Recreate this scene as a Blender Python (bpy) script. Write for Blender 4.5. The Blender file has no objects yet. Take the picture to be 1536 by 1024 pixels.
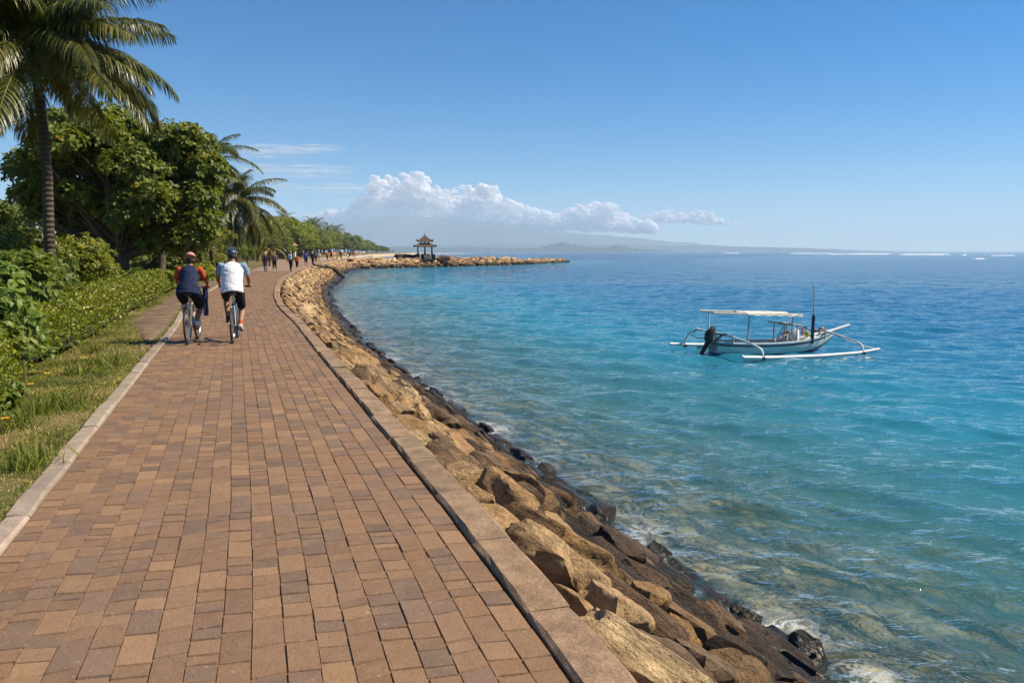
import bpy, bmesh, math, random
import numpy as np
from math import sin, cos, pi, radians, sqrt, atan2
from mathutils import Vector, Matrix, noise

scene = bpy.context.scene
COL = scene.collection
HC = 1.75            # eye height above the paving
PITCH = radians(6.45)
FOC = 28 / 36 * 1536
WZ = -2.05           # sea level below the paving
rng = np.random.default_rng(7)
random.seed(7)


def ground_point(px, py, z=0.0):
    """where a sight line of the photograph meets the level z"""
    d = (px - 768, FOC * cos(PITCH) + (512 - py) * sin(PITCH), -FOC * sin(PITCH) + (512 - py) * cos(PITCH))
    t = (z - HC) / d[2]
    return Vector((d[0] * t, d[1] * t, z))


def at_depth(px, py, y):
    """the point of a sight line at world distance y"""
    d = (px - 768, FOC * cos(PITCH) + (512 - py) * sin(PITCH), -FOC * sin(PITCH) + (512 - py) * cos(PITCH))
    t = y / d[1]
    return Vector((d[0] * t, y, HC + d[2] * t))


# ---------------------------------------------------------------- object helpers
def tag(o, label=None, cat=None, group=None, kind=None):
    if label: o['label'] = label
    if cat: o['category'] = cat
    if group: o['group'] = group
    if kind: o['kind'] = kind
    return o


def link(name, me, mat=None, parent=None, loc=None):
    o = bpy.data.objects.new(name, me)
    COL.objects.link(o)
    if mat is not None and me is not None and not len(me.materials):
        for m in (mat if isinstance(mat, (list, tuple)) else [mat]):
            me.materials.append(m)
    if parent is not None: o.parent = parent
    if loc is not None: o.location = loc
    return o


def empty(name, loc=(0, 0, 0), rz=0.0):
    o = bpy.data.objects.new(name, None)
    o.empty_display_size = 0.2
    COL.objects.link(o)
    o.location = loc
    o.rotation_euler = (0, 0, rz)
    return o


def np_mesh(name, V, F, smooth=False, point=None, face=None, sharp=None):
    """mesh from an (n,3) array and an (m,k) array or a list of faces"""
    me = bpy.data.meshes.new(name)
    V = np.asarray(V, dtype=np.float32)
    if isinstance(F, np.ndarray):
        m, k = F.shape
        me.vertices.add(len(V)); me.vertices.foreach_set('co', V.ravel())
        me.loops.add(m * k); me.loops.foreach_set('vertex_index', F.astype(np.int32).ravel())
        me.polygons.add(m)
        me.polygons.foreach_set('loop_start', np.arange(0, m * k, k, dtype=np.int32))
        me.update(calc_edges=True)
    else:
        me.from_pydata(V.tolist(), [], [list(map(int, f)) for f in F])
        me.update()
    me.polygons.foreach_set('use_smooth', np.full(len(me.polygons), bool(smooth)))
    for nm, a in (point or {}).items():
        a = np.asarray(a, dtype=np.float32)
        if a.ndim == 1:
            me.attributes.new(nm, 'FLOAT', 'POINT').data.foreach_set('value', a)
        else:
            if a.shape[1] == 3: a = np.c_[a, np.ones(len(a), dtype=np.float32)]
            me.attributes.new(nm, 'FLOAT_COLOR', 'POINT').data.foreach_set('color', a.astype(np.float32).ravel())
    for nm, a in (face or {}).items():
        a = np.asarray(a, dtype=np.float32)
        if a.ndim == 1:
            me.attributes.new(nm, 'FLOAT', 'FACE').data.foreach_set('value', a)
        else:
            if a.shape[1] == 3: a = np.c_[a, np.ones(len(a), dtype=np.float32)]
            me.attributes.new(nm, 'FLOAT_COLOR', 'FACE').data.foreach_set('color', a.astype(np.float32).ravel())
    if sharp is not None: me.set_sharp_from_angle(angle=radians(sharp))
    return me


class MB:
    """collects shapes into one mesh"""
    def __init__(s): s.v = []; s.f = []

    def add(s, verts, faces):
        o = len(s.v)
        s.v += [tuple(v) for v in verts]
        s.f += [tuple(i + o for i in f) for f in faces]
        return s

    def box(s, c, size, R=None, bev=0.0):
        sx, sy, sz = (a / 2 for a in size)
        b = min(bev, sx * .9, sy * .9, sz * .9)
        if b <= 0:
            P = [(x, y, z) for z in (-sz, sz) for x, y in ((-sx, -sy), (sx, -sy), (sx, sy), (-sx, sy))]
            Fs = [(3, 2, 1, 0), (4, 5, 6, 7), (0, 1, 5, 4), (1, 2, 6, 5), (2, 3, 7, 6), (3, 0, 4, 7)]
        else:
            P = []
            for z, k in ((-sz, b), (-sz + b, 0), (sz - b, 0), (sz, b)):
                P += [(-sx + k, -sy + k, z), (sx - k, -sy + k, z), (sx - k, sy - k, z), (-sx + k, sy - k, z)]
            Fs = [(3, 2, 1, 0), (12, 13, 14, 15)]
            for L in range(3):
                for i in range(4):
                    j = (i + 1) % 4
                    Fs.append((L * 4 + i, L * 4 + j, L * 4 + 4 + j, L * 4 + 4 + i))
        c = Vector(c)
        P = [(c + ((R @ Vector(p)) if R is not None else Vector(p))) for p in P]
        return s.add(P, Fs)

    def tube(s, pts, rad, n=8, cap=True, squash=None):
        pts = [Vector(p) for p in pts]
        if not hasattr(rad, '__len__'): rad = [rad] * len(pts)
        V = []; Fs = []
        up = None
        for i, p in enumerate(pts):
            t = (pts[min(i + 1, len(pts) - 1)] - pts[max(i - 1, 0)]).normalized()
            if up is None:
                up = t.orthogonal().normalized()
            up = (up - t * up.dot(t))
            up = up.normalized() if up.length > 1e-6 else t.orthogonal().normalized()
            w = t.cross(up)
            for k in range(n):
                a = 2 * pi * k / n
                V.append(p + (up * cos(a) + w * sin(a)) * rad[i])
        for i in range(len(pts) - 1):
            for k in range(n):
                k2 = (k + 1) % n
                Fs.append((i * n + k, i * n + k2, (i + 1) * n + k2, (i + 1) * n + k))
        if cap:
            Fs.append(tuple(range(n - 1, -1, -1)))
            Fs.append(tuple((len(pts) - 1) * n + k for k in range(n)))
        return s.add(V, Fs)

    def loft(s, secs, n=16, cap=True):
        """secs: (centre, half-axis vector a, half-axis vector b)"""
        V = []; Fs = []
        for c, a, b in secs:
            c, a, b = Vector(c), Vector(a), Vector(b)
            for k in range(n):
                t = 2 * pi * k / n
                V.append(c + a * cos(t) + b * sin(t))
        for i in range(len(secs) - 1):
            for k in range(n):
                k2 = (k + 1) % n
                Fs.append((i * n + k, i * n + k2, (i + 1) * n + k2, (i + 1) * n + k))
        if cap:
            Fs.append(tuple(range(n - 1, -1, -1)))
            Fs.append(tuple((len(secs) - 1) * n + k for k in range(n)))
        return s.add(V, Fs)

    def ball(s, c, r, n=12, m=8, R=None):
        c = Vector(c)
        if not hasattr(r, '__len__'): r = (r, r, r)
        V = [(0, 0, -r[2])]
        for i in range(1, m):
            ph = -pi / 2 + pi * i / m
            for k in range(n):
                a = 2 * pi * k / n
                V.append((r[0] * cos(ph) * cos(a), r[1] * cos(ph) * sin(a), r[2] * sin(ph)))
        V.append((0, 0, r[2]))
        Fs = []
        for k in range(n):
            Fs.append((0, 1 + (k + 1) % n, 1 + k))
            Fs.append((len(V) - 1, 1 + (m - 2) * n + k, 1 + (m - 2) * n + (k + 1) % n))
        for i in range(m - 2):
            for k in range(n):
                k2 = (k + 1) % n
                Fs.append((1 + i * n + k, 1 + i * n + k2, 1 + (i + 1) * n + k2, 1 + (i + 1) * n + k))
        return s.add([c + ((R @ Vector(p)) if R is not None else Vector(p)) for p in V], Fs)

    def torus(s, c, R0, r, axis='X', n=40, m=8):
        V = []; Fs = []
        for i in range(n):
            a = 2 * pi * i / n
            for k in range(m):
                b = 2 * pi * k / m
                q = R0 + r * cos(b)
                u, w, h = q * cos(a), q * sin(a), r * sin(b)
                V.append(Vector(c) + (Vector((h, u, w)) if axis == 'X' else Vector((u, w, h)) if axis == 'Z' else Vector((u, h, w))))
        for i in range(n):
            i2 = (i + 1) % n
            for k in range(m):
                k2 = (k + 1) % m
                Fs.append((i * m + k, i2 * m + k, i2 * m + k2, i * m + k2))
        return s.add(V, Fs)

    def mesh(s, name, smooth=False, sharp=None):
        me = bpy.data.meshes.new(name)
        me.from_pydata(s.v, [], s.f); me.update()
        bm = bmesh.new(); bm.from_mesh(me)
        bmesh.ops.recalc_face_normals(bm, faces=bm.faces); bm.to_mesh(me); bm.free()
        if smooth: me.polygons.foreach_set('use_smooth', np.ones(len(me.polygons), dtype=bool))
        if sharp is not None: me.set_sharp_from_angle(angle=radians(sharp))
        return me

    def build(s, name, mat, parent=None, smooth=False, sharp=None, loc=None):
        if smooth and sharp is None: sharp = 40
        return link(name, s.mesh(name, smooth, sharp), mat, parent, loc)


def remeshed(mb, name, voxel, smooth_iter=4):
    """one closed skin round everything in the builder"""
    me = mb.mesh(name)
    o = bpy.data.objects.new(name, me); COL.objects.link(o)
    m = o.modifiers.new('r', 'REMESH'); m.mode = 'VOXEL'; m.voxel_size = voxel; m.use_smooth_shade = True
    if smooth_iter:
        m2 = o.modifiers.new('s', 'SMOOTH'); m2.iterations = smooth_iter; m2.factor = .5
    dg = bpy.context.evaluated_depsgraph_get()
    out = bpy.data.meshes.new_from_object(o.evaluated_get(dg))
    bpy.data.objects.remove(o)
    bpy.data.meshes.remove(me)
    out.name = name
    return out


def copy_thing(src, label=None):
    """a thing with copies of its parts and sub-parts, sharing their meshes"""
    def rec(o, par):
        c = o.copy(); COL.objects.link(c)
        if par is not None: c.parent = par
        for ch in KIDS.get(o.name, ()): rec(ch, c)
        return c
    KIDS = {}
    for o in bpy.data.objects:
        if o.parent is not None: KIDS.setdefault(o.parent.name, []).append(o)
    r = rec(src, None)
    if label: r['label'] = label
    return r


# ---------------------------------------------------------------- material helpers
class NT:
    def __init__(s, name, tree=None):
        if tree is None:
            s.m = bpy.data.materials.new(name); s.m.use_nodes = True; s.t = s.m.node_tree
        else:
            s.m = None; s.t = tree
        s.t.nodes.clear()

    def n(s, typ, ins=None, **props):
        nd = s.t.nodes.new('ShaderNode' + typ)
        for k, v in props.items(): setattr(nd, k, v)
        for k, v in (ins or {}).items():
            sock = nd.inputs[k]
            if isinstance(v, bpy.types.NodeSocket): s.t.links.new(v, sock)
            else:
                if hasattr(sock.default_value, '__len__') and hasattr(v, '__len__') and len(v) == 3 and len(sock.default_value) == 4:
                    v = (*v, 1.0)
                sock.default_value = v
        return nd

    def noise(s, scale, detail=4, rough=.55, co=None, dist=0.0, out='Fac'):
        i = {'Scale': scale, 'Detail': detail, 'Roughness': rough, 'Distortion': dist}
        if co is not None: i['Vector'] = co
        return s.n('TexNoise', i).outputs[out]

    def obj_co(s): return s.n('TexCoord').outputs['Object']
    def world_co(s): return s.n('NewGeometry').outputs['Position']

    def map(s, co, scale=(1, 1, 1), rot=(0, 0, 0)):
        return s.n('Mapping', {'Vector': co, 'Scale': scale, 'Rotation': rot}).outputs[0]

    def ramp(s, fac, stops, interp='LINEAR'):
        r = s.n('ValToRGB', {'Fac': fac}); e = r.color_ramp; e.interpolation = interp
        while len(e.elements) > 1: e.elements.remove(e.elements[-1])
        for i, (p, c) in enumerate(stops):
            if not hasattr(c, '__len__'): c = (c, c, c)
            el = e.elements[0] if i == 0 else e.elements.new(p)
            el.position = p; el.color = (*c, 1)
        return r.outputs['Color']

    def mix(s, fac, a, b, mode='MIX'):
        nd = s.n('Mix', data_type='RGBA', blend_type=mode)
        for k, v in ((0, fac), (6, a), (7, b)):
            if isinstance(v, bpy.types.NodeSocket): s.t.links.new(v, nd.inputs[k])
            else: nd.inputs[k].default_value = (*v, 1.0) if hasattr(v, '__len__') else v
        return nd.outputs[2]

    def math(s, op, a, b=0.0, c=0.0, clamp=False):
        nd = s.n('Math', operation=op, use_clamp=clamp)
        for k, v in ((0, a), (1, b), (2, c)):
            if isinstance(v, bpy.types.NodeSocket): s.t.links.new(v, nd.inputs[k])
            else: nd.inputs[k].default_value = v
        return nd.outputs[0]

    def mapr(s, v, a, b, c=0.0, d=1.0):
        return s.n('MapRange', {0: v, 1: a, 2: b, 3: c, 4: d}).outputs[0]

    def attr(s, name, out='Color'): return s.n('Attribute', attribute_name=name).outputs[out]

    def bump(s, h, strength=.3, dist=.02, normal=None):
        i = {'Height': h, 'Strength': strength, 'Distance': dist}
        if normal is not None: i['Normal'] = normal
        return s.n('Bump', i).outputs[0]

    def principled(s, **kw):
        ins = {}
        for k, v in kw.items(): ins[{'color': 'Base Color', 'rough': 'Roughness', 'metal': 'Metallic', 'normal': 'Normal', 'spec': 'Specular IOR Level', 'coat': 'Coat Weight', 'trans': 'Transmission Weight'}[k]] = v
        return s.n('BsdfPrincipled', ins).outputs[0]

    def out(s, surf=None, vol=None):
        o = s.n('OutputMaterial')
        if surf is not None: s.t.links.new(surf, o.inputs['Surface'])
        if vol is not None: s.t.links.new(vol, o.inputs['Volume'])
        return s.m


def pbr(name, color, rough=.6, amt=.25, scale=6.0, bump=.0, bscale=40.0, metal=0.0, spec=.4, coat=0.0, bdist=.01):
    """plain surface with a mottled base colour"""
    t = NT(name)
    co = t.obj_co()
    f = t.noise(scale, 5, .6, co)
    dark = tuple(c * (1 - amt) for c in color); lite = tuple(min(1, c * (1 + amt)) for c in color)
    c = t.ramp(f, [(.3, dark), (.7, lite)])
    kw = dict(color=c, rough=rough, metal=metal, spec=spec, coat=coat)
    if bump > 0: kw['normal'] = t.bump(t.noise(bscale, 4, .6, co), bump, bdist)
    return t.out(t.principled(**kw))


def leaf_material(name, dark, mid, light, trans=.3, rough=.45, odd=None):
    """foliage: every leaf carries a value 'tint' 0..1"""
    t = NT(name)
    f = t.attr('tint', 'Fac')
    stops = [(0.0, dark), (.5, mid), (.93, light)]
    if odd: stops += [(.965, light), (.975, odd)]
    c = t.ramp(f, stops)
    inf = t.n('ObjectInfo').outputs['Random']
    c = t.n('HueSaturation', {'Hue': t.mapr(inf, 0, 1, .485, .515), 'Saturation': 1.0, 'Value': t.mapr(inf, 0, 1, .82, 1.15), 'Color': c}).outputs[0]
    p = t.principled(color=c, rough=rough, spec=.45)
    tr = t.n('BsdfTranslucent', {'Color': t.mix(.5, c, (.28, .34, .03))}).outputs[0]
    return t.out(t.n('MixShader', {0: trans, 1: p, 2: tr}).outputs[0])


# ---------------------------------------------------------------- camera, sun, sky
cam_data = bpy.data.cameras.new('camera')
cam_data.lens = 28; cam_data.sensor_width = 36; cam_data.clip_start = .05; cam_data.clip_end = 60000
cam = bpy.data.objects.new('camera', cam_data); COL.objects.link(cam)
cam.location = (0, 0, HC); cam.rotation_euler = (pi / 2 - PITCH, 0, 0)
scene.camera = cam

SUN_EL, SUN_AZ = radians(46), radians(83)     # azimuth from +Y towards +X
S = Vector((cos(SUN_EL) * sin(SUN_AZ), cos(SUN_EL) * cos(SUN_AZ), sin(SUN_EL)))
sd = bpy.data.lights.new('sun', 'SUN'); sd.energy = 5.0; sd.angle = radians(.53); sd.color = (1.0, .885, .69)
so = bpy.data.objects.new('sun', sd); COL.objects.link(so)
so.rotation_euler = S.to_track_quat('Z', 'Y').to_euler()

world = bpy.data.worlds.new('World'); scene.world = world; world.use_nodes = True
wt = NT('w', world.node_tree)
sky = wt.n('TexSky', sky_type='NISHITA', sun_disc=False, sun_elevation=SUN_EL, sun_rotation=SUN_AZ,
           altitude=0, air_density=1.0, dust_density=0.0, ozone_density=6.0)
deep = wt.n('HueSaturation', {'Saturation': 1.30, 'Color': wt.mix(1.0, sky.outputs[0], (.86, 1.0, 1.12), 'MULTIPLY')}).outputs[0]
wt.t.links.new(wt.n('Background', {'Color': deep, 'Strength': .065}).outputs[0], wt.n('OutputWorld').inputs['Surface'])

vs = scene.view_settings
vs.view_transform = 'Standard'; vs.look = 'None'; vs.exposure = .65; vs.gamma = 1.0
scene.render.engine = 'CYCLES'
scene.cycles.max_bounces = 9; scene.cycles.diffuse_bounces = 6; scene.cycles.glossy_bounces = 3
scene.cycles.transmission_bounces = 4; scene.cycles.volume_bounces = 2; scene.cycles.transparent_max_bounces = 24
scene.cycles.caustics_reflective = False; scene.cycles.caustics_refractive = False
scene.cycles.use_denoising = True
scene.cycles.sample_clamp_indirect = 6.0

# ---------------------------------------------------------------- the shore line
def catmull(P, step):
    P = [np.array(p, float) for p in P]
    out = []
    for i in range(len(P) - 1):
        p0 = P[max(i - 1, 0)]; p1 = P[i]; p2 = P[i + 1]; p3 = P[min(i + 2, len(P) - 1)]
        n = max(2, int(np.linalg.norm(p2 - p1) / step))
        for k in range(n):
            t = k / n
            out.append(.5 * ((2 * p1) + (-p0 + p2) * t + (2 * p0 - 5 * p1 + 4 * p2 - p3) * t * t + (-p0 + 3 * p1 - 3 * p2 + p3) * t ** 3))
    out.append(P[-1])
    return np.array(out)


def resample(C, step):
    d = np.r_[0, np.cumsum(np.linalg.norm(np.diff(C, axis=0), axis=1))]
    s = np.arange(0, d[-1], step)
    return np.c_[[np.interp(s, d, C[:, k]) for k in range(C.shape[1])]].T


# seaward edge of the paving (x, y), left edge as a width
EDGE = [(1.75, -3.0), (1.0, .5), (.28, 3.07), (-.27, 4.75), (-1.86, 9.3), (-2.5, 11.2), (-3.5, 14.0), (-5.45, 19.8), (-7.1, 24.2), (-9.3, 31.0), (-11.1, 37.2),
        (-13.5, 45.8), (-15.75, 54.7), (-18.3, 65.9), (-20.7, 77), (-24.2, 95), (-26.2, 105), (-31.0, 130), (-34.0, 150), (-35.5, 168), (-35.0, 180)]
RK = resample(catmull(EDGE, .1), .1)
SEG = .1

def smooth1(a, w):
    k = np.ones(w) / w
    return np.c_[[np.convolve(np.pad(a[:, i], (w // 2, w - 1 - w // 2), mode='edge'), k, mode='valid') for i in range(a.shape[1])]].T
for _w in (41, 41, 31):
    e0, e1 = RK[0].copy(), RK[-1].copy(); RK = smooth1(RK, _w); RK[0], RK[-1] = e0, e1
RK = resample(RK, .1)
TN = np.gradient(RK, axis=0); TN = smooth1(TN, 51); TN /= np.linalg.norm(TN, axis=1)[:, None]
NS = np.c_[TN[:, 1], -TN[:, 0]]          # unit normal to the sea
NK = len(RK)
def kidx(s): return np.clip(np.asarray(s) / SEG, 0, NK - 1)
def edge_pt(s, off):
    """point at arc length s, off metres seaward of the paving's edge (negative: inland)"""
    i = kidx(s); i0 = np.floor(i).astype(int); i1 = np.minimum(i0 + 1, NK - 1); f = (i - i0)[..., None]
    p = RK[i0] * (1 - f) + RK[i1] * f; n = NS[i0] * (1 - f) + NS[i1] * f
    return p + n * np.asarray(off)[..., None]
def s_at_y(y): return float(np.interp(y, RK[:, 1], np.arange(NK) * SEG))
LEFT = [(-2.96, 4.43), (-3.35, 5.62), (-3.76, 6.86), (-4.12, 7.9), (-5.25, 11.3), (-6.2, 13.9), (-8.85, 21.3), (-13.2, 35.0), (-20.6, 61.0), (-24.0, 75.0), (-29.5, 95.0), (-37, 118)]
lw = []
for lx, ly in LEFT:
    d = np.hypot(RK[:, 0] - lx, RK[:, 1] - ly); j = int(d.argmin()); lw.append((j * SEG, d[j]))
lw = np.array(sorted(lw))
def width(s): return np.interp(s, lw[:, 0], lw[:, 1])
S_END = s_at_y(170.0)
KW = .235              # stone kerb width
GAP = .020
lw = np.array([(0, 2.64), (8, 2.63), (20, 2.60), (40, 2.64), (55, 2.85), (68, 3.3), (82, 3.9), (102, 5.2), (126, 8.0), (150, 10.5), (178, 14.0)])
_s = np.arange(0, 190, .5); _w = np.interp(_s, lw[:, 0], lw[:, 1]); _w = np.convolve(np.pad(_w, 12, mode='edge'), np.ones(25) / 25, mode='valid'); lw = np.c_[_s, _w]

# ---------------------------------------------------------------- paving
def build_path():
    NC = 19
    S0, S1 = .6, 78.0
    quads = []          # (s0, s1, c0, c1) in path coordinates, colour index
    cols = []
    pal = np.array([(.215, .123, .069), (.24, .138, .075), (.26, .149, .078), (.285, .163, .083), (.172, .106, .069), (.196, .122, .079), (.25, .134, .067)])
    for c in range(NC):
        s = S0 + rng.uniform(0, .05)
        off = 0
        while s < S1:
            L = rng.choice([.27, .295, .24, .20], p=[.4, .25, .2, .15])
            if rng.random() < .55:
                k = rng.uniform(.36, .6); parts = [L * k, L * (1 - k)]
            else: parts = [L]
            for q in parts:
                quads.append((s, s + q, c, c + 1)); s += q
                base = pal[rng.choice(len(pal), p=[.22, .22, .14, .10, .14, .12, .06])]
                warm = c / NC * -.0
                cols.append(base * rng.uniform(.86, 1.08))
    Q = np.array(quads); n = len(Q)
    C = np.array(cols)
    g = .0011
    wcol = lambda s: width(s) / NC
    # local corners: outer ring (down) and inner ring (top)
    V = np.zeros((n, 8, 3)); 
    wj = rng.normal(0, .0014, (n, 4)); zt = rng.normal(0, .0016, n); tiltx = rng.normal(0, .0014, n); tilty = rng.normal(0, .0014, n)
    for ring, (ins, dz) in enumerate(((g, -.012), (g + .0028, 0.0))):
        for k, (a, b) in enumerate(((0, 0), (1, 0), (1, 1), (0, 1))):
            s = np.where(a == 0, Q[:, 0] + ins * 2.2 + wj[:, 0], Q[:, 1] - ins * 2.2 + wj[:, 1])
            cc = Q[:, 2] if b == 0 else Q[:, 3]
            off = -wcol((Q[:, 0] + Q[:, 1]) / 2) * cc - (ins if b == 0 else -ins) - .004 + wj[:, 2]
            # gentle wander of the long joints
            off = off + .0035 * np.sin(s * 1.1 + cc * 1.7) * (cc > 0) * (cc < NC) + .002 * np.sin(s * 3.1 + cc)
            # rows slip gently against the axis
            ss = s + .012 * np.sin(cc * 2.1 + s * .6)
            P = edge_pt(ss, off)
            V[:, ring * 4 + k, :2] = P
            V[:, ring * 4 + k, 2] = dz + zt + (tiltx * (1 if a else -1) + tilty * (1 if b else -1))
    idx = np.arange(n)[:, None] * 8
    F = np.concatenate([idx + np.array([[4, 7, 6, 5]])] + [idx + np.array([[k, 4 + k, 4 + (k + 1) % 4, (k + 1) % 4]]) for k in range(4)], 0)
    CV = np.repeat(C, 8, 0)
    # bed under the pavers and plain paving farther on
    ss = np.r_[np.arange(0, S1, .5), np.arange(S1, S_END + 4, 1.0)]
    bv = []; bt = []
    for i, s in enumerate(ss):
        for k in (-2, -1, 0, .33, .66, 1.0):
            p = edge_pt(np.array([s]), np.array([.06 if k == -2 else .004 if k == -1 else -width(s) * k - (.02 if k == 1 else .002 if k == 0 else 0)]))[0]
            bv.append((p[0], p[1], -.10 if k < 0 else -.007 if s < S1 - .3 else -.001))
            bt.append((.05, .035, .025) if k < 0 else (.18, .12, .06) if s < S1 - .3 else (.28, .175, .11))
    o = len(CV)
    bf = []
    for i in range(len(ss) - 1):
        for k in range(5):
            a = o + i * 6 + k
            bf.append((a, a + 1, a + 7, a + 6))
    V = np.vstack([V.reshape(-1, 3), np.array(bv)])
    F = np.vstack([F, np.array(bf)])
    CV = np.vstack([CV, np.array(bt)])
    me = np_mesh('path', V, F, point={'tint': CV})
    t = NT('paving stone')
    co = t.world_co()
    base = t.attr('tint')
    n1 = t.noise(9, 5, .65, co); n2 = t.noise(140, 3, .7, co); n3 = t.noise(.7, 4, .6, co)
    c = t.mix(t.mapr(n1, .40, .75, 0, .22), base, (.40, .26, .155), 'MIX')
    c = t.mix(t.mapr(n3, .45, .75, 0, .25), c, (.21, .145, .11))
    c = t.mix(1.0, c, t.ramp(n2, [(.3, .72), (.7, 1.2)]), 'MULTIPLY')
    spots = t.noise(26, 2, .5, co)
    c = t.mix(t.mapr(spots, .66, .74, 0, .35), c, (.46, .36, .27))
    h = t.math('ADD', t.math('MULTIPLY', n2, .35), t.noise(17, 6, .7, co, 1.2))
    t.out(t.principled(color=c, rough=t.mapr(n1, .3, .7, .62, .85), spec=.35, normal=t.bump(h, .85, .010)))
    tag(link('path', me, t.m), kind='structure')


build_path()


def stone_material(name, stops, bump=.6, scale=5.0):
    t = NT(name); co = t.world_co()
    f = t.noise(scale, 6, .65, co); g = t.noise(60, 4, .65, co)
    c = t.ramp(f, stops)
    c = t.mix(1.0, c, t.ramp(g, [(.3, .7), (.7, 1.25)]), 'MULTIPLY')
    c = t.mix(1.0, c, t.attr('tint'), 'MULTIPLY')
    h = t.math('ADD', t.math('MULTIPLY', g, .5), t.noise(14, 6, .65, co))
    return t.out(t.principled(color=c, rough=.82, spec=.3, normal=t.bump(h, bump, .012)))


def build_kerb(name, off0, off1, zb, zt, seg, S1, mat, jit=.006, sub=4, inland=False):
    V = []; F = []; T = []
    s = .6
    while s < S1:
        L = seg * rng.uniform(.85, 1.15); e = s + L - .008
        col = rng.uniform(.8, 1.15) * np.array([1, rng.uniform(.96, 1.03), rng.uniform(.92, 1.05)])
        dz = rng.normal(0, jit * .7); dof = rng.normal(0, jit)
        b = .018
        rows = []
        for k in range(sub + 1):
            u = s + (e - s) * k / sub
            base = width(u) if inland else 0
            sg = -1 if inland else 1
            endk = .010 if k in (0, sub) else 0
            jw = rng.normal(0, .004, 6) 
            prof = [(off0, zb), (off0, zt - b - endk), (off0 + b, zt - endk), (off1 - b, zt - endk), (off1, zt - b - endk), (off1, zb)]
            for q, (o_, z_) in enumerate(prof):
                p = edge_pt(np.array([u]), np.array([sg * (base + o_ + dof + jw[q] * (1 if 0 < q < 5 else 0))]))[0]
                rows.append((p[0], p[1], z_ + dz + jw[(q + 2) % 6] * .6))
        o = len(V); V += rows; T += [col] * len(rows)
        for k in range(sub):
            for q in range(5):
                a = o + k * 6 + q
                F.append((a, a + 6, a + 7, a + 1) if not inland else (a, a + 1, a + 7, a + 6))
        F.append(tuple(o + q for q in range(6))); F.append(tuple(o + sub * 6 + q for q in range(5, -1, -1)))
        s += L
    me = np_mesh(name, V, F, point={'tint': np.array(T)})
    bm = bmesh.new(); bm.from_mesh(me); bmesh.ops.recalc_face_normals(bm, faces=bm.faces); bm.to_mesh(me); bm.free()
    return tag(link(name, me, mat), kind='structure')


brown_stone = stone_material('brown kerb stone', [(.25, (.15, .095, .062)), (.5, (.28, .185, .115)), (.75, (.42, .29, .18))], .9)
grey_stone = stone_material('pale kerb concrete', [(.25, (.22, .17, .125)), (.5, (.32, .25, .185)), (.8, (.42, .34, .26))], .4)
build_kerb('stone_kerb', GAP, GAP + KW, -.3, .03, .95, S_END, brown_stone, .007)
build_kerb('concrete_kerb', .012, .17, -.2, .032, 1.25, s_at_y(62), grey_stone, .004, inland=True)

# ---------------------------------------------------------------- coast beyond the walk
def slope_w(s): return np.interp(s, [0, s_at_y(34), s_at_y(56), s_at_y(75), s_at_y(112), s_at_y(165)], [3.0, 3.05, 2.95, 2.4, 3.2, 3.0])
OUT = GAP + KW
ss = np.arange(0, S_END, .6)
SHORE = edge_pt(ss, OUT + slope_w(ss))
SHORE = SHORE[SHORE[:, 1] < 166]
JETTY_FRONT = np.array([(-34.0, 172), (-33, 180), (-18, 202), (0, 226), (8, 256), (18, 300)], float)
JETTY_BACK = np.array([(20, 304), (14, 290), (-6, 245), (-25, 215), (-40, 202)], float)
COAST = np.array([(-44, 212), (-50, 245), (-62, 330), (-78, 450), (-97, 600), (-112, 900), (-128, 1200), (-60, 1330), (-140, 1500), (-170, 2200)], float)
SHORE_ALL = np.vstack([SHORE, resample(JETTY_FRONT, 1.5), resample(JETTY_BACK, 2.0), resample(COAST, 8.0)])
SHORE_NEAR = np.vstack([resample(np.vstack([SHORE, JETTY_FRONT]), .35), resample(np.vstack([JETTY_BACK, COAST]), 6.0)])


def shore_dist(P):
    out = np.empty(len(P))
    for i in range(0, len(P), 4000):
        q = P[i:i + 4000]
        d2 = ((q[:, None, :] - SHORE_NEAR[None]) ** 2).sum(-1)
        out[i:i + 4000] = np.sqrt(d2.min(1))
    return out


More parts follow.
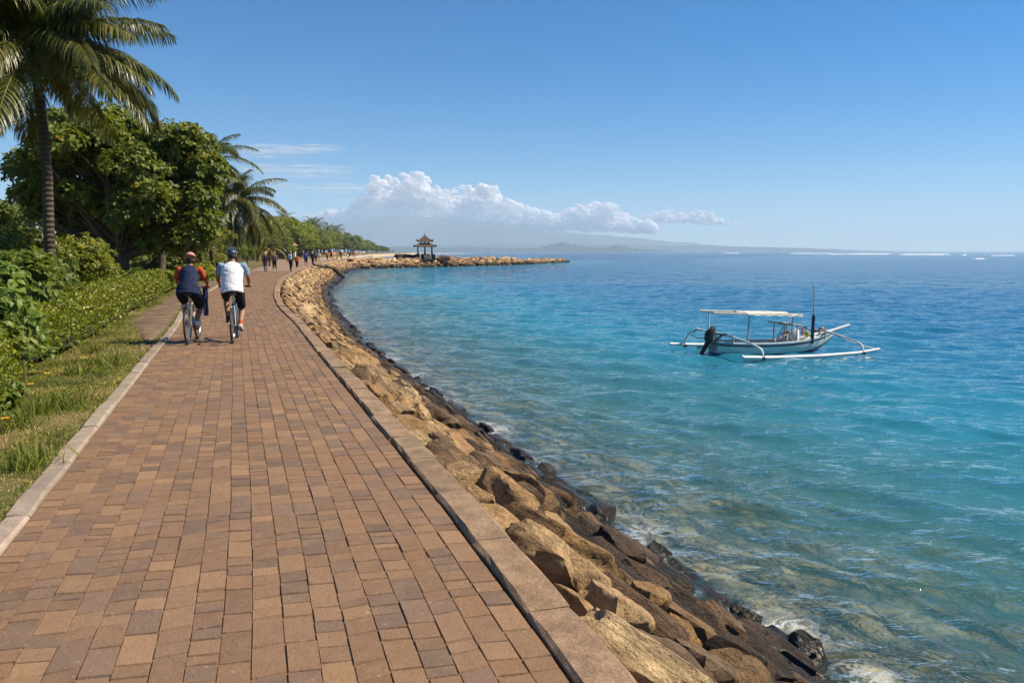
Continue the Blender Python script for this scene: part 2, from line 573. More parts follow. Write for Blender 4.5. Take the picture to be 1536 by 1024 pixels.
# ---------------------------------------------------------------- land
def build_land():
    rows = []
    for y in (-60, -30, -14, -8): rows.append((-.2 - 1.6, y))
    sv = np.r_[np.arange(.6, 30, .35), np.arange(30, S_END, 1.2)]
    for s in sv:
        p = edge_pt(np.array([s]), np.array([-width(s) - .06]))[0]; rows.append((p[0], p[1]))
    for p in resample(COAST[:-1], 14): rows.append((p[0], p[1] if p[1] > rows[-1][1] else rows[-1][1] + .5))
    off = np.r_[0, .1, .2, .35, .5, .7, .9, 1.1, 1.3, 1.5, 1.8, 2.2, 2.7, 3.4, 4.5, 6, 9, 14, 22, 40, 80, 160, 400, 900]
    V = []; M_ = []
    for (x, y) in rows:
        for o_ in off:
            z = -.012 + .03 * noise.noise((x - o_) * .9 and Vector(((x - o_) * .9, y * .9, 0))) * min(1, o_ / .5)
            if y > 205:
                z = -2.4 + 2.4 * min(1, o_ / 9.0) if y < 1150 else -2.3 + .7 * min(1, o_ / 9)
            z += .004 * max(0, o_ - 12) ** 1 if o_ < 200 else .8
            if o_ == 0 and y < 205: z -= .02
            V.append((x - o_, y, z))
    n = len(off); F = []
    for i in range(len(rows) - 1):
        for k in range(n - 1):
            a = i * n + k
            F.append((a, a + n, a + n + 1, a + 1))
    me = np_mesh('ground', V, np.array(F), smooth=True)
    t = NT('ground earth'); co = t.world_co()
    f = t.noise(1.3, 6, .65, co); g = t.noise(14, 5, .7, co)
    c = t.ramp(f, [(.25, (.075, .088, .022)), (.45, (.125, .115, .036)), (.6, (.20, .145, .065)), (.78, (.27, .18, .09))])
    c = t.mix(1.0, c, t.ramp(g, [(.25, .62), (.7, 1.25)]), 'MULTIPLY')
    z = t.n('SeparateXYZ', {0: co})
    sandmask = t.math('MULTIPLY', t.mapr(z.outputs[1], 190, 205, 0, 1), t.mapr(z.outputs[2], -.1, -.6, 0, 1))
    c = t.mix(sandmask, c, (.46, .38, .27))
    t.out(t.principled(color=c, rough=.95, spec=.15, normal=t.bump(t.math('ADD', f, g), .7, .03)))
    tag(link('ground', me, t.m), kind='structure')
    # worn tarmac strip beside the kerb
    V = []; F = []; q = []
    sv = np.arange(s_at_y(14.0), s_at_y(60), .35)
    for i, s in enumerate(sv):
        f0 = min(1, i / 22) ** 1.6
        a, b = .21 + .12 * (1 - f0) + .04 * noise.noise(Vector((s * 1.1, 3, 0))), .21 + .12 + (.95 * f0 + .02) + .16 * noise.noise(Vector((s * .9, 0, 0)))
        for k in range(7):
            p = edge_pt(np.array([s]), np.array([-width(s) - a - (b - a) * k / 6]))[0]
            V.append((p[0], p[1], .021 + .012 * sin(pi * k / 6) - (.035 if k in (0, 6) else 0) - .06 * max(0, 1 - i / 9)))
    for i in range(len(sv) - 1):
        for k in range(6):
            a = i * 7 + k; F.append((a, a + 7, a + 8, a + 1))
    me = np_mesh('side_path', V, np.array(F), smooth=True)
    t = NT('worn tarmac'); co = t.world_co(); f = t.noise(1.6, 5, .6, co); g = t.noise(70, 3, .6, co)
    c = t.ramp(f, [(.3, (.10, .066, .046)), (.52, (.155, .105, .07)), (.68, (.25, .175, .09))])
    c = t.mix(1.0, c, t.ramp(g, [(.3, .75), (.7, 1.2)]), 'MULTIPLY')
    t.out(t.principled(color=c, rough=.9, spec=.25, normal=t.bump(g, .5, .006)))
    tag(link('side_path', me, t.m), kind='structure')


build_land()

# ---------------------------------------------------------------- slope under the boulders, and the jetty core
def rubble_material():
    t = NT('slope rubble'); co = t.world_co()
    v = t.n('TexVoronoi', {'Vector': co, 'Scale': 3.2}, feature='F1')
    f = t.noise(7, 6, .65, co)
    c = t.ramp(f, [(.3, (.022, .016, .011)), (.7, (.075, .05, .03))])
    z = t.n('SeparateXYZ', {0: co}).outputs[2]
    c = t.mix(t.mapr(z, -1.0, -1.7, 0, .8), c, (.03, .025, .02))
    return t.out(t.principled(color=c, rough=.9, spec=.2, normal=t.bump(t.math('ADD', v.outputs[0], f), .9, .06)))


RUBBLE = rubble_material()


def build_slope():
    sv = np.arange(0, S_END, .5)
    V = []; 
    us = [0, .12, .25, .37, .5, .62, .75, .87, 1.0, 1.12, 1.25, 1.5]
    for s in sv:
        w = slope_w(s)
        for u in us:
            p = edge_pt(np.array([s]), np.array([OUT - .02 + w * u]))[0]
            z = -.22 + (WZ - .12) * u
            z += .07 * noise.noise(Vector((p[0] * 1.7, p[1] * 1.7, 0))) * (u > 0)
            V.append((p[0], p[1], z))
    n = len(us); F = []
    for i in range(len(sv) - 1):
        for k in range(n - 1):
            a = i * n + k; F.append((a, a + 1, a + n + 1, a + n))
    tag(link('embankment', np_mesh('embankment', V, np.array(F), smooth=True), RUBBLE), kind='structure')


build_slope()

# jetty: a spit with a flat top, running out to sea
JC = resample(np.array([(-39, 182), (-33, 190), (-22, 206), (-4, 232), (5, 258), (16, 296)], float), 1.5)
JT = np.gradient(JC, axis=0); JT /= np.linalg.norm(JT, axis=1)[:, None]
JN = np.c_[JT[:, 1], -JT[:, 0]]
def jetty_sec(i):
    f = i / (len(JC) - 1)
    top = -.25 if f < .52 else -.25 - 1.05 * min(1, (f - .52) / .06)
    half = 3.6 * (1 - .35 * f)
    return top, half
def build_jetty():
    V = []; F = []; C = []
    for i in range(len(JC)):
        top, half = jetty_sec(i)
        for o_, z in ((-half - 3.4, WZ - .9), (-half - 1.6, (top + WZ) / 2), (-half, top), (-half * .4, top + .03), (half * .4, top + .03), (half, top), (half + 1.6, (top + WZ) / 2), (half + 3.4, WZ - .9)):
            p = JC[i] + JN[i] * o_
            V.append((p[0], p[1], z + .12 * noise.noise(Vector((p[0] * .7, p[1] * .7, z)))))
    for i in range(len(JC) - 1):
        for k in range(7):
            a = i * 8 + k; F.append((a, a + 8, a + 9, a + 1))
    me = np_mesh('jetty', V, np.array(F), smooth=True)
    t = NT('jetty sand and rubble'); co = t.world_co(); f = t.noise(1.1, 5, .6, co)
    z = t.n('SeparateXYZ', {0: co}).outputs[2]
    c = t.ramp(f, [(.3, (.36, .27, .19)), (.7, (.50, .40, .30))])
    c = t.mix(t.mapr(z, -.45, -.75, 0, 1), c, (.11, .075, .05))
    t.out(t.principled(color=c, rough=.95, spec=.15))
    o = link('jetty', me, t.m)
    bm = bmesh.new(); bm.from_mesh(me); bmesh.ops.recalc_face_normals(bm, faces=bm.faces); bm.to_mesh(me); bm.free()
    tag(o, kind='structure')


build_jetty()

# ---------------------------------------------------------------- boulders
def rock_base(seed, sub, cuts=14):
    r = np.random.default_rng(seed)
    bm = bmesh.new(); bmesh.ops.create_icosphere(bm, subdivisions=sub, radius=1.0)
    V = np.array([v.co[:] for v in bm.verts]); F = np.array([[v.index for v in f.verts] for f in bm.faces])
    bm.free()
    P = V / ((np.abs(V) ** 2.5).sum(1) ** (1 / 2.5))[:, None]
    for k in range(cuts):
        n = r.normal(size=3) * np.array([1, 1, .8]); n /= np.linalg.norm(n); h = r.uniform(.55, .95)
        if k == 0: n = np.array([r.normal(0, .16), r.normal(0, .22), 1.0]); n /= np.linalg.norm(n); h = r.uniform(.62, .8)
        if k == 1: n = np.array([r.normal(0, .2), 1.0, r.normal(0, .35)]); n /= np.linalg.norm(n); h = .62
        if k == 2: n = np.array([r.normal(0, .2), -1.0, r.normal(.3, .35)]); n /= np.linalg.norm(n); h = .66
        if k in (3, 4): n = np.array([(1 if k == 3 else -1), r.normal(0, .5), r.normal(.2, .4)]); n /= np.linalg.norm(n); h = r.uniform(.6, .8)
        d = P @ n
        P = P - np.outer(np.maximum(d - h, 0) * .96, n)
    seedv = Vector((seed * 3.7, seed * 1.3, 0))
    nr = V
    if sub >= 3:
        D = np.array([noise.fractal(Vector(p) * 1.3 + seedv, 1.0, 2.0, 3) * .10 for p in P])
        st = r.normal(size=3) * .25 + np.array([0, .45, 1]); st /= np.linalg.norm(st)
        lay = np.array([abs(noise.noise(Vector((p @ st * 6.5, p[0] * .8, p[1] * 1.0)) + seedv)) for p in P]) * -.085
        fine = np.array([noise.ridged_multi_fractal(Vector(p) * np.float64(2.6) + seedv, 1.0, 2.1, 4, 1.0, 2.0) for p in P])
        fine = (fine - fine.mean()) * -.028
        P = P + nr * (D + lay + fine)[:, None]
    else:
        D = np.array([noise.fractal(Vector(p) * 1.6 + seedv, 1.0, 2.0, 2) * .16 for p in P])
        P = P + nr * D[:, None]
    ext = P.max(0) - P.min(0)
    P = (P - (P.max(0) + P.min(0)) / 2) / ext      # unit box
    return P, F


def rock_material(name, src):
    t = NT(name); co = t.obj_co() if src == 'object' else t.world_co()
    wco = t.world_co()
    base = t.n('ObjectInfo').outputs['Color'] if src == 'object' else t.attr('tint')
    f = t.noise(5.5, 6, .65, wco); g = t.noise(38, 5, .7, wco)
    wv = t.noise(1.0, 5, .65, t.map(wco, (4, 4, 22), (.5, .2, .3)))
    c = t.mix(1.0, base, t.ramp(f, [(.25, .55), (.5, 1.0), (.75, 1.45)]), 'MULTIPLY')
    c = t.mix(1.0, c, t.ramp(wv, [(.3, .68), (.5, 1.05), (.68, 1.2)]), 'MULTIPLY')
    c = t.mix(1.0, c, t.ramp(g, [(.3, .75), (.72, 1.22)]), 'MULTIPLY')
    sc_ = (2.4, 5.5, 7.0) if src == 'object' else (2.0, 5.0, 9.0)
    cr = t.noise(1.0, 6, .7, t.map(co, sc_, (0, .12, .1)), .7)
    c = t.mix(1.0, c, t.ramp(cr, [(.30, .45), (.43, .92), (.56, 1.08), (.70, 1.3)]), 'MULTIPLY')
    pit = t.n('TexVoronoi', {'Vector': wco, 'Scale': 26.0}, feature='F1').outputs[0]
    pit = t.math('MULTIPLY', t.mapr(pit, .12, .3, 1, 0), t.mapr(t.noise(3.5, 3, .6, wco), .48, .62, 0, 1))
    c = t.mix(t.math('MULTIPLY', pit, .6), c, (.03, .022, .016))
    # weed and lichen patches
    p = t.noise(2.3, 4, .6, wco)
    c = t.mix(t.mapr(p, .66, .74, 0, .35), c, (.16, .13, .05))
    z = t.n('SeparateXYZ', {0: wco}).outputs[2]
    wet = t.mapr(t.math('ADD', z, t.math('MULTIPLY', f, .5)), -1.62, -1.28, 1, 0)
    c = t.mix(wet, c, t.mix(1.0, c, (.34, .32, .30), 'MULTIPLY'))
    h = t.math('ADD', t.math('ADD', f, t.math('MULTIPLY', wv, .9)), t.math('ADD', t.math('MULTIPLY', g, .75), t.math('SUBTRACT', t.math('MULTIPLY', cr, 1.5), t.math('MULTIPLY', pit, .5))))
    return t.out(t.principled(color=c, rough=t.mapr(wet, 0, 1, .88, .28), spec=t.mapr(wet, 0, 1, .25, .5), normal=t.bump(h, 1.0, .05)))


ROCK_MAT = rock_material('boulder stone', 'object')
ROCK_MAT_MASS = rock_material('boulder stone far', 'attr')
ROWS = 13
UPPER = [(.46, .30, .15), (.52, .365, .195), (.38, .225, .10), (.27, .175, .10), (.43, .26, .12), (.20, .13, .078)]
MIDDLE = [(.31, .18, .075), (.22, .135, .065), (.18, .115, .07), (.11, .073, .048), (.38, .235, .11)]
LOWER = [(.082, .055, .036), (.055, .041, .031), (.11, .073, .045), (.042, .033, .027), (.16, .10, .058)]
CNAME = {UPPER[0]: 'tan', UPPER[1]: 'pale cream', UPPER[2]: 'ochre', UPPER[3]: 'greyish brown', UPPER[4]: 'orange tan', UPPER[5]: 'brown',
         MIDDLE[0]: 'ochre', MIDDLE[1]: 'brown', MIDDLE[2]: 'greyish brown', MIDDLE[3]: 'dark brown', MIDDLE[4]: 'tan',
         LOWER[0]: 'dark brown', LOWER[1]: 'blackish', LOWER[2]: 'dark brown', LOWER[3]: 'black', LOWER[4]: 'brown'}
ROWNAME = ['in the row against the stone kerb', 'in the second row down from the stone kerb', 'in the third row down from the stone kerb', 'in the fourth row down from the stone kerb', 'in the row above mid slope',
           'in the mid slope row', 'in the row below mid slope', 'in the third row above the waterline', 'in the second row above the waterline', 'in the row just above the waterline', 'in the row at the waterline', 'in the row awash in the shallows', 'in the row lying under water']
ORD = ['nearest', 'second nearest', 'third nearest', 'fourth nearest', 'fifth nearest', 'sixth nearest', 'seventh nearest', 'eighth nearest', 'ninth nearest', 'tenth nearest',
       'eleventh nearest', 'twelfth nearest', 'thirteenth nearest', 'fourteenth nearest', 'fifteenth nearest', 'sixteenth nearest', 'seventeenth nearest', 'eighteenth nearest',
       'nineteenth nearest', 'twentieth nearest']


def build_rocks():
    hi = [rock_base(100 + i, 4) for i in range(16)]
    lo = [rock_base(200 + i, 2, 9) for i in range(10)]
    rocks = []
    r = np.random.default_rng(21)
    for row in range(ROWS):
        s = 1.0 + r.uniform(0, .5)
        while s < S_END - 2:
            far = s > s_at_y(48)
            L = r.uniform(.46, 1.02) if not far else r.uniform(.7, 1.2)
            if row >= 11: L *= .85
            if r.random() < .22: L *= .6
            W = min(r.uniform(.28, .43), L * .74); H = r.uniform(.27, .42)
            w = slope_w(s)
            u = (row + .35 + r.uniform(-.28, .28)) / 10.4
            p = edge_pt(np.array([s + L / 2]), np.array([OUT + .06 + w * u]))[0]
            if row == 0:
                p = edge_pt(np.array([s + L / 2]), np.array([OUT + W * .52 + .05]))[0]
            i = int(kidx(s + L / 2)); T = Vector((*TN[i], 0)); N = Vector((*NS[i], 0))
            z = -.08 + (WZ) * (u if row else .075) + r.uniform(-.02, .15) - (.12, .10, .07, .04)[min(row, 3)]
            if row >= 11: z = WZ - .12 - .22 * (row - 11) + r.uniform(-.1, .12); 
            down = (N * w + Vector((0, 0, WZ))).normalized()
            up = T.cross(down); up = up if up.z > 0 else -up
            a = radians(-13 + r.normal(0, 13 if row else 6))
            # long axis mostly along the shore, its near end turned to the sea
            ax = (T * cos(a) + down * sin(a)).normalized()
            up = (up + ax * r.normal(0, .10) + T.cross(up) * r.normal(0, .26)).normalized()
            ay = up.cross(ax).normalized(); up = ax.cross(ay)
            R = Matrix((ax, ay, up)).transposed()
            tan = float(np.interp(p[1], [3, 6, 10, 20, 30], [2.3, 2.7, 3.5, 4.3, 5]))      # the dry tan rows grow with distance
            if row <= tan - .8: cs = UPPER if r.random() < .85 else MIDDLE
            elif row <= tan + .6: cs = UPPER if r.random() < .35 else MIDDLE if r.random() < .7 else LOWER
            elif row <= tan + 1.6: cs = MIDDLE if r.random() < .5 else LOWER
            elif row <= 6: cs = MIDDLE if r.random() < .18 else LOWER
            else: cs = LOWER
            if s > s_at_y(30): cs = UPPER if row <= 5 else MIDDLE if row <= 7 else LOWER
            c = cs[r.integers(len(cs))]
            rocks.append(dict(row=row, s=s, L=L, W=W, H=H, p=(p[0], p[1], z), R=R, c=c, k=r.random() * .25 + .88, flip=r.random() < .5, b=int(r.integers(16))))
            s += L * r.uniform(.93, 1.04)
    # size in the picture
    for q in rocks:
        x, y, z = q['p']; y_ = max(y, .1)
        px = 768 + FOC * x / y_; py = 377 + FOC * (HC - z) / y_
        q['view'] = (q['L'] * q['W']) / (y_ * y_ + .1) if (y > 1.2 and py < 1130 and q['row'] < 12) else 0
        q['view'] *= .6 if q['row'] == 11 else 1
    order = sorted(rocks, key=lambda q: -q['view'])[:298]
    single = {id(q) for q in order}
    meshes = []
    for i, (P, F) in enumerate(hi):
        me = np_mesh('boulder', P, F, smooth=True, sharp=32); me.materials.append(ROCK_MAT); meshes.append(me)
    count = {}
    MV, MF, MT = [], [], []; off = 0
    rocks.sort(key=lambda q: q['s'])
    for q in rocks:
        x, y, z = q['p']; c = np.array(q['c']) * q['k']
        sc = Vector((q['L'] * 1.04 * (-1 if q['flip'] else 1), q['W'] * 1.02 * (-1 if q['flip'] else 1), q['H'] * 1.1))
        M4 = Matrix.Translation((x, y, z)) @ q['R'].to_4x4() @ Matrix.Diagonal((*sc, 1))
        if id(q) in single:
            o = bpy.data.objects.new('boulder', meshes[q['b']]); COL.objects.link(o)
            o.matrix_world = M4
            o.color = (*c, 1)
            k = count.get(q['row'], 0); count[q['row']] = k + 1
            big = 'long ' if q['L'] > 1.15 else 'small ' if q['L'] < .62 else 'blocky ' if q['L'] / q['W'] < 1.35 else ''
            nm = CNAME[q['c']]
            if k < len(ORD): lab = f"{ORD[k]} boulder {ROWNAME[q['row']]}, {big}{nm}".replace(' ,', ',')
            else:
                lab = f"{big}{nm} boulder farther along, {ROWNAME[q['row']]}"
            tag(o, lab, 'boulder', 'boulders of the sea wall slope')
        else:
            P, F = lo[q['b'] % 10]
            A = np.array(M4)
            V = P @ A[:3, :3].T + A[:3, 3]
            MV.append(V); MF.append(F + off); MT.append(np.tile(c, (len(V), 1))); off += len(V)
    # jetty armour
    for i in range(0, len(JC)):
        top, half = jetty_sec(i)
        for side in (1, -1):
            for row in range(6 if side == 1 else 3):
                f = (row + r.uniform(.0, .8)) / 6
                o_ = half + 3.0 * f - .2
                z = top + (WZ - top) * f + r.uniform(0, .2)
                p = JC[i] + JN[i] * o_ * side + JT[i] * r.uniform(-.7, .7)
                P, F = lo[int(r.integers(10))]
                yaw = atan2(JT[i][1], JT[i][0]) + r.normal(0, .5)
                M4 = Matrix.Translation((p[0], p[1], z)) @ Matrix.Rotation(yaw, 4, 'Z') @ Matrix.Rotation(r.normal(side * -.5, .3), 4, 'X') @ Matrix.Diagonal((r.uniform(1.1, 2.2), r.uniform(.8, 1.3), r.uniform(.55, .95), 1))
                A = np.array(M4); V = P @ A[:3, :3].T + A[:3, 3]
                cs = UPPER if f < .62 else MIDDLE if f < .8 else LOWER
                MV.append(V); MF.append(F + off); MT.append(np.tile(np.array(cs[r.integers(len(cs))]) * r.uniform(.8, 1.2), (len(V), 1))); off += len(V)
    # low rocks on the seaward tip
    me = np_mesh('far_boulders', np.vstack(MV), np.vstack(MF), smooth=True, point={'tint': np.vstack(MT)}, sharp=45)
    o = link('far_boulders', me, ROCK_MAT_MASS)
    tag(o, 'small far boulders of the sea wall and the jetty armour', 'boulders', kind='stuff')


build_rocks()

# ---------------------------------------------------------------- sea bed and sea
def build_sea():
    # bed: grid with depth by distance to the shore
    ring = np.r_[np.geomspace(3.0, 60, 150), np.geomspace(63, 400, 40), np.geomspace(450, 18200, 16)]
    ang = np.radians(np.linspace(-62, 78, 260))
    RR, AA = np.meshgrid(ring, ang, indexing='ij')
    X, Y = RR * np.sin(AA), RR * np.cos(AA) - 1.0
    P = np.c_[X.ravel(), Y.ravel()]
    d = shore_dist(P)
    depth = np.interp(d, [0, .8, 3, 8, 18, 40, 200], [.30, .45, .80, 1.55, 3.0, 4.5, 6.5])
    nz = np.array([noise.fractal(Vector((p[0] * .55, p[1] * .55, 0)), 1.0, 2.0, 4) if q < 30 else 0 for p, q in zip(P, d)])
    lump = np.array([max(0, noise.noise(Vector((p[0] * 1.3, p[1] * 1.3, 5)))) if q < 16 else 0 for p, q in zip(P, d)])
    Z = WZ - depth + .10 * nz + .22 * lump * np.clip(1.5 - d / 10, 0, 1)
    nA = len(ang)
    def grid(nr, na):
        i, k = np.meshgrid(np.arange(nr - 1), np.arange(na - 1), indexing='ij'); a = (i * na + k).ravel()
        return np.c_[a, a + 1, a + na + 1, a + na]
    F = grid(len(ring), nA)
    t = NT('sea bed'); co = t.world_co()
    f = t.noise(.8, 5, .6, co); g = t.noise(5, 5, .65, co)
    v = t.n('TexVoronoi', {'Vector': t.mix(.25, co, t.noise(1.5, 3, .6, co, out='Color')), 'Scale': 1.1}, feature='F1')
    wob = t.mix(.12, co, t.noise(1.8, 3, .6, co, out='Color'))
    v = t.n('TexVoronoi', {'Vector': wob, 'Scale': 2.7, 'Randomness': 1.0}, feature='F1')
    cell = t.n('SeparateColor', {0: v.outputs['Color']}).outputs[0]
    edge = t.n('TexVoronoi', {'Vector': wob, 'Scale': 2.7}, feature='DISTANCE_TO_EDGE').outputs[0]
    stone = t.ramp(cell, [(0, (.07, .058, .04)), (.35, (.18, .145, .09)), (.7, (.29, .24, .155)), (1, (.42, .36, .25))])
    stone = t.mix(t.mapr(edge, 0, .09, .8, 0), stone, (.045, .036, .024))
    sand = t.ramp(t.noise(3, 5, .65, co), [(.3, (.25, .225, .155)), (.7, (.42, .385, .285))])
    c = t.mix(t.mapr(f, .50, .62, 0, .85), stone, sand)
    c = t.mix(1.0, c, t.ramp(g, [(.3, .7), (.7, 1.3)]), 'MULTIPLY')
    t.out(t.principled(color=c, rough=.95, spec=.1, normal=t.bump(t.math('ADD', f, g), .6, .1)))
    tag(link('sea_bed', np_mesh('sea_bed', np.c_[P, Z], F, smooth=True), t.m), kind='structure')

    # surface
    ring = np.r_[np.geomspace(3.4, 16, 230), np.geomspace(16.1, 95, 330), np.geomspace(96, 420, 60), np.geomspace(450, 18200, 28)]
    ang = np.radians(np.linspace(-62, 78, 620))
    RR, AA = np.meshgrid(ring, ang, indexing='ij')
    X, Y = RR * np.sin(AA), RR * np.cos(AA) - 1.0
    P = np.c_[X.ravel(), Y.ravel()]
    d = shore_dist(P)
    Z = np.zeros(len(P))
    r = np.random.default_rng(5)
    rr = RR.ravel()
    # wind waves run in from the open sea (from the right and ahead)
    for k in range(46):
        lam = np.exp(r.uniform(np.log(.38), np.log(4.2)))
        th = r.normal(radians(250), radians(27))
        kx, ky = cos(th) * 2 * pi / lam, sin(th) * 2 * pi / lam
        amp = .0052 * lam ** .85 * r.uniform(.6, 1.25)
        fade = np.clip((lam * 95 - rr) / (lam * 55), 0, 1)          # the mesh cannot carry short waves far off
        ph = P[:, 0] * kx + P[:, 1] * ky + r.uniform(0, 7)
        wob = 1.3 * np.sin(P[:, 0] * .31 * r.uniform(.5, 1.5) + P[:, 1] * .23 + r.uniform(0, 7))
        Z += amp * fade * (np.sin(ph + wob) + .25 * np.cos(2 * (ph + wob)))
    Z *= np.clip(d / 2.0, .35, 1)
    F = grid(len(ring), len(ang))
    depth = np.interp(d, [0, .8, 3, 8, 18, 40, 200], [.0, .4, .80, 1.55, 3.0, 4.5, 6.5])
    me = np_mesh('water', np.c_[P, WZ + Z], F, smooth=True, point={'depth': depth, 'shore': d})

    t = NT('sea water'); co = t.world_co()
    depth = t.attr('depth', 'Fac'); shore = t.attr('shore', 'Fac')
    big = t.noise(.09, 3, .55, t.map(co, (.5, 1.0, 1)))
    dd = t.math('ADD', depth, t.math('MULTIPLY', t.math('SUBTRACT', big, .5), t.math('MULTIPLY', depth, .9)))
    body = t.ramp(t.mapr(dd, 0, 7, 0, 1), [(.0, (.12, .23, .20)), (.12, (.07, .25, .25)), (.26, (.022, .185, .26)), (.5, (.011, .12, .23)), (.8, (.006, .08, .195))])
    veil = t.mapr(dd, .35, 2.0, .12, .97)
    # ripples
    w1 = t.noise(1.0, 4, .6, t.map(co, (1.1, 2.4, 1), (0, 0, radians(-20))), .3)
    w2 = t.noise(1.0, 4, .62, t.map(co, (4.2, 8.0, 1), (0, 0, radians(-12))), .4)
    w3 = t.noise(1.0, 3, .6, t.map(co, (.32, .9, 1), (0, 0, radians(-8))), .2)
    h = t.math('ADD', t.math('ADD', t.math('MULTIPLY', w1, .55), t.math('MULTIPLY', w2, .2)), t.math('MULTIPLY', w3, .9))
    nrm = t.bump(h, 1.0, .24)
    under = t.n('MixShader', {0: veil, 1: t.n('BsdfTransparent', {'Color': (.93, .95, .88, 1)}).outputs[0], 2: t.n('BsdfDiffuse', {'Color': body}).outputs[0]}).outputs[0]
    fr = t.n('Fresnel', {'IOR': 1.33, 'Normal': nrm}).outputs[0]
    surf = t.n('MixShader', {0: fr, 1: under, 2: t.n('BsdfGlossy', {'Color': (1, 1, 1, 1), 'Roughness': .02, 'Normal': nrm}).outputs[0]}).outputs[0]
    # foam where the swell meets the stones
    fn = t.noise(1.0, 6, .68, t.map(co, (2.6, 2.6, 1)), .9, out='Fac'); fb = t.noise(.8, 3, .5, co)
    ridge = t.math('SUBTRACT', 1.0, t.math('MULTIPLY', t.math('ABSOLUTE', t.math('SUBTRACT', fn, .5)), 16.0), clamp=True)
    band = t.math('MULTIPLY', t.mapr(shore, .15, 1.1, 1.2, 0), t.mapr(fb, .52, .64, 0, 1))
    foam = t.math('MULTIPLY', t.math('POWER', ridge, 1.3), band, clamp=True)
    foam2 = t.math('MULTIPLY', t.mapr(fn, .58, .63, 0, 1), t.math('MULTIPLY', t.mapr(shore, .1, .45, 1, 0), t.mapr(fb, .53, .62, 0, 1)))
    foam = t.math('MAXIMUM', foam, foam2)
    surf = t.n('MixShader', {0: t.math('MULTIPLY', foam, .9), 1: surf, 2: t.n('BsdfDiffuse', {'Color': (.85, .87, .87, 1)}).outputs[0]}).outputs[0]
    t.out(surf)
    tag(link('water', me, t.m), kind='structure')


build_sea()

# ---------------------------------------------------------------- far shore, mountain, haze, clouds
def ridge_mesh(name, x0, x1, y, prof, thick, mat, n=220, rough=6.0, seed=0, fine=1.0, base=WZ - .5):
    """a range of hills: profile prof(px) gives the crest's height in picture rows above the horizon, at distance y"""
    V = []; F = []; rows = [(-1.0, 0), (-.72, .33), (-.45, .62), (-.2, .86), (0, 1.0), (.3, .8), (1.0, 0)]
    for i in range(n):
        px = x0 + (x1 - x0) * i / (n - 1)
        x = (px - 768) * y / FOC
        H = max(.0, prof(px)) * y / FOC + HC
        for k, (dy, f) in enumerate(rows):
            j = noise.fractal(Vector((x / thick * 2.2 + seed, dy * 2.1 + seed * 1.7, 0)), 1.0, 2.1, 5)
            z = H * f * (1 + (.16 * fine * j if 0 < f < 1 else .035 * fine * j))
            V.append((x + thick * .05 * j, y + dy * thick + thick * .1 * j * (f < 1), base + z))
    m = len(rows)
    for i in range(n - 1):
        for k in range(m - 1):
            a = i * m + k; F.append((a, a + m, a + m + 1, a + 1))
    return tag(link(name, np_mesh(name, V, np.array(F), smooth=True), mat), kind='structure')


def prof_from(pts, jag=0.0, sc=.05, seed=0):
    xs = [p[0] for p in pts]; hs = [377 - p[1] for p in pts]
    return lambda px: float(np.interp(px, xs, hs)) + jag * noise.fractal(Vector((px * sc, seed, 0)), 1.0, 2.0, 4)


forest_far = pbr('far woodland', (.03, .048, .038), .9, .35, .01)
volcano = pbr('mountain slopes', (.05, .065, .055), .95, .35, .0012)
ridge_mesh('mountain', 330, 1330, 16000, prof_from([(330, 372), (400, 366), (455, 352), (500, 338), (530, 330), (562, 327), (585, 322), (600, 324), (640, 327), (690, 328), (740, 332), (790, 340), (850, 348), (920, 354), (1000, 362), (1080, 369), (1180, 374), (1330, 377)], 1.6, .03, 3), 2300, volcano, 260)
ridge_mesh('hills', 590, 1330, 12500, prof_from([(590, 368), (680, 366), (760, 366), (830, 366), (900, 367), (1000, 368), (1080, 369), (1150, 371), (1230, 373), (1290, 376), (1330, 378)], 1.3, .12, 8), 1000, forest_far, 300)
ridge_mesh('headland', 560, 1010, 8500, prof_from([(560, 372), (600, 369), (650, 371), (700, 370), (760, 372), (810, 371), (828, 366), (838, 363.5), (852, 365), (870, 369.5), (900, 371), (915, 369), (926, 367), (938, 371), (960, 373), (1010, 377.5)], 2.2, .22, 5), 480, forest_far, 420, fine=2.2)


def build_haze():
    mb = MB(); mb.box((0, 8700, 395), (28000, 20000, 1000))
    o = mb.build('haze', None)
    t = NT('haze air')
    v = t.n('VolumePrincipled', {'Color': (.66, .83, 1.0, 1), 'Density': HAZE, 'Anisotropy': 0.0})
    v.inputs['Density Attribute'].default_value = ''
    t.out(None, v.outputs[0]); t.m.cycles.homogeneous_volume = True
    o.data.materials.append(t.m)
    tag(o, 'pale blue sea haze', 'haze', kind='stuff')


HAZE = .74e-4
build_haze()
# ---------------------------------------------------------------- clouds, far beyond the haze
def cloud_material():
    t = NT('cloud white'); co = t.world_co()
    d = t.n('BsdfDiffuse', {'Color': (.98, .97, .97, 1)}).outputs[0]
    tr = t.n('BsdfTranslucent', {'Color': (.98, .95, .94, 1)}).outputs[0]
    f = t.noise(1.0, 5, .6, t.map(co, (.002, .002, .0025)))
    return t.out(t.n('MixShader', {0: t.mapr(f, .3, .7, .22, .72), 1: t.n('BsdfTransparent').outputs[0], 2: t.n('MixShader', {0: .4, 1: d, 2: tr}).outputs[0]}).outputs[0])


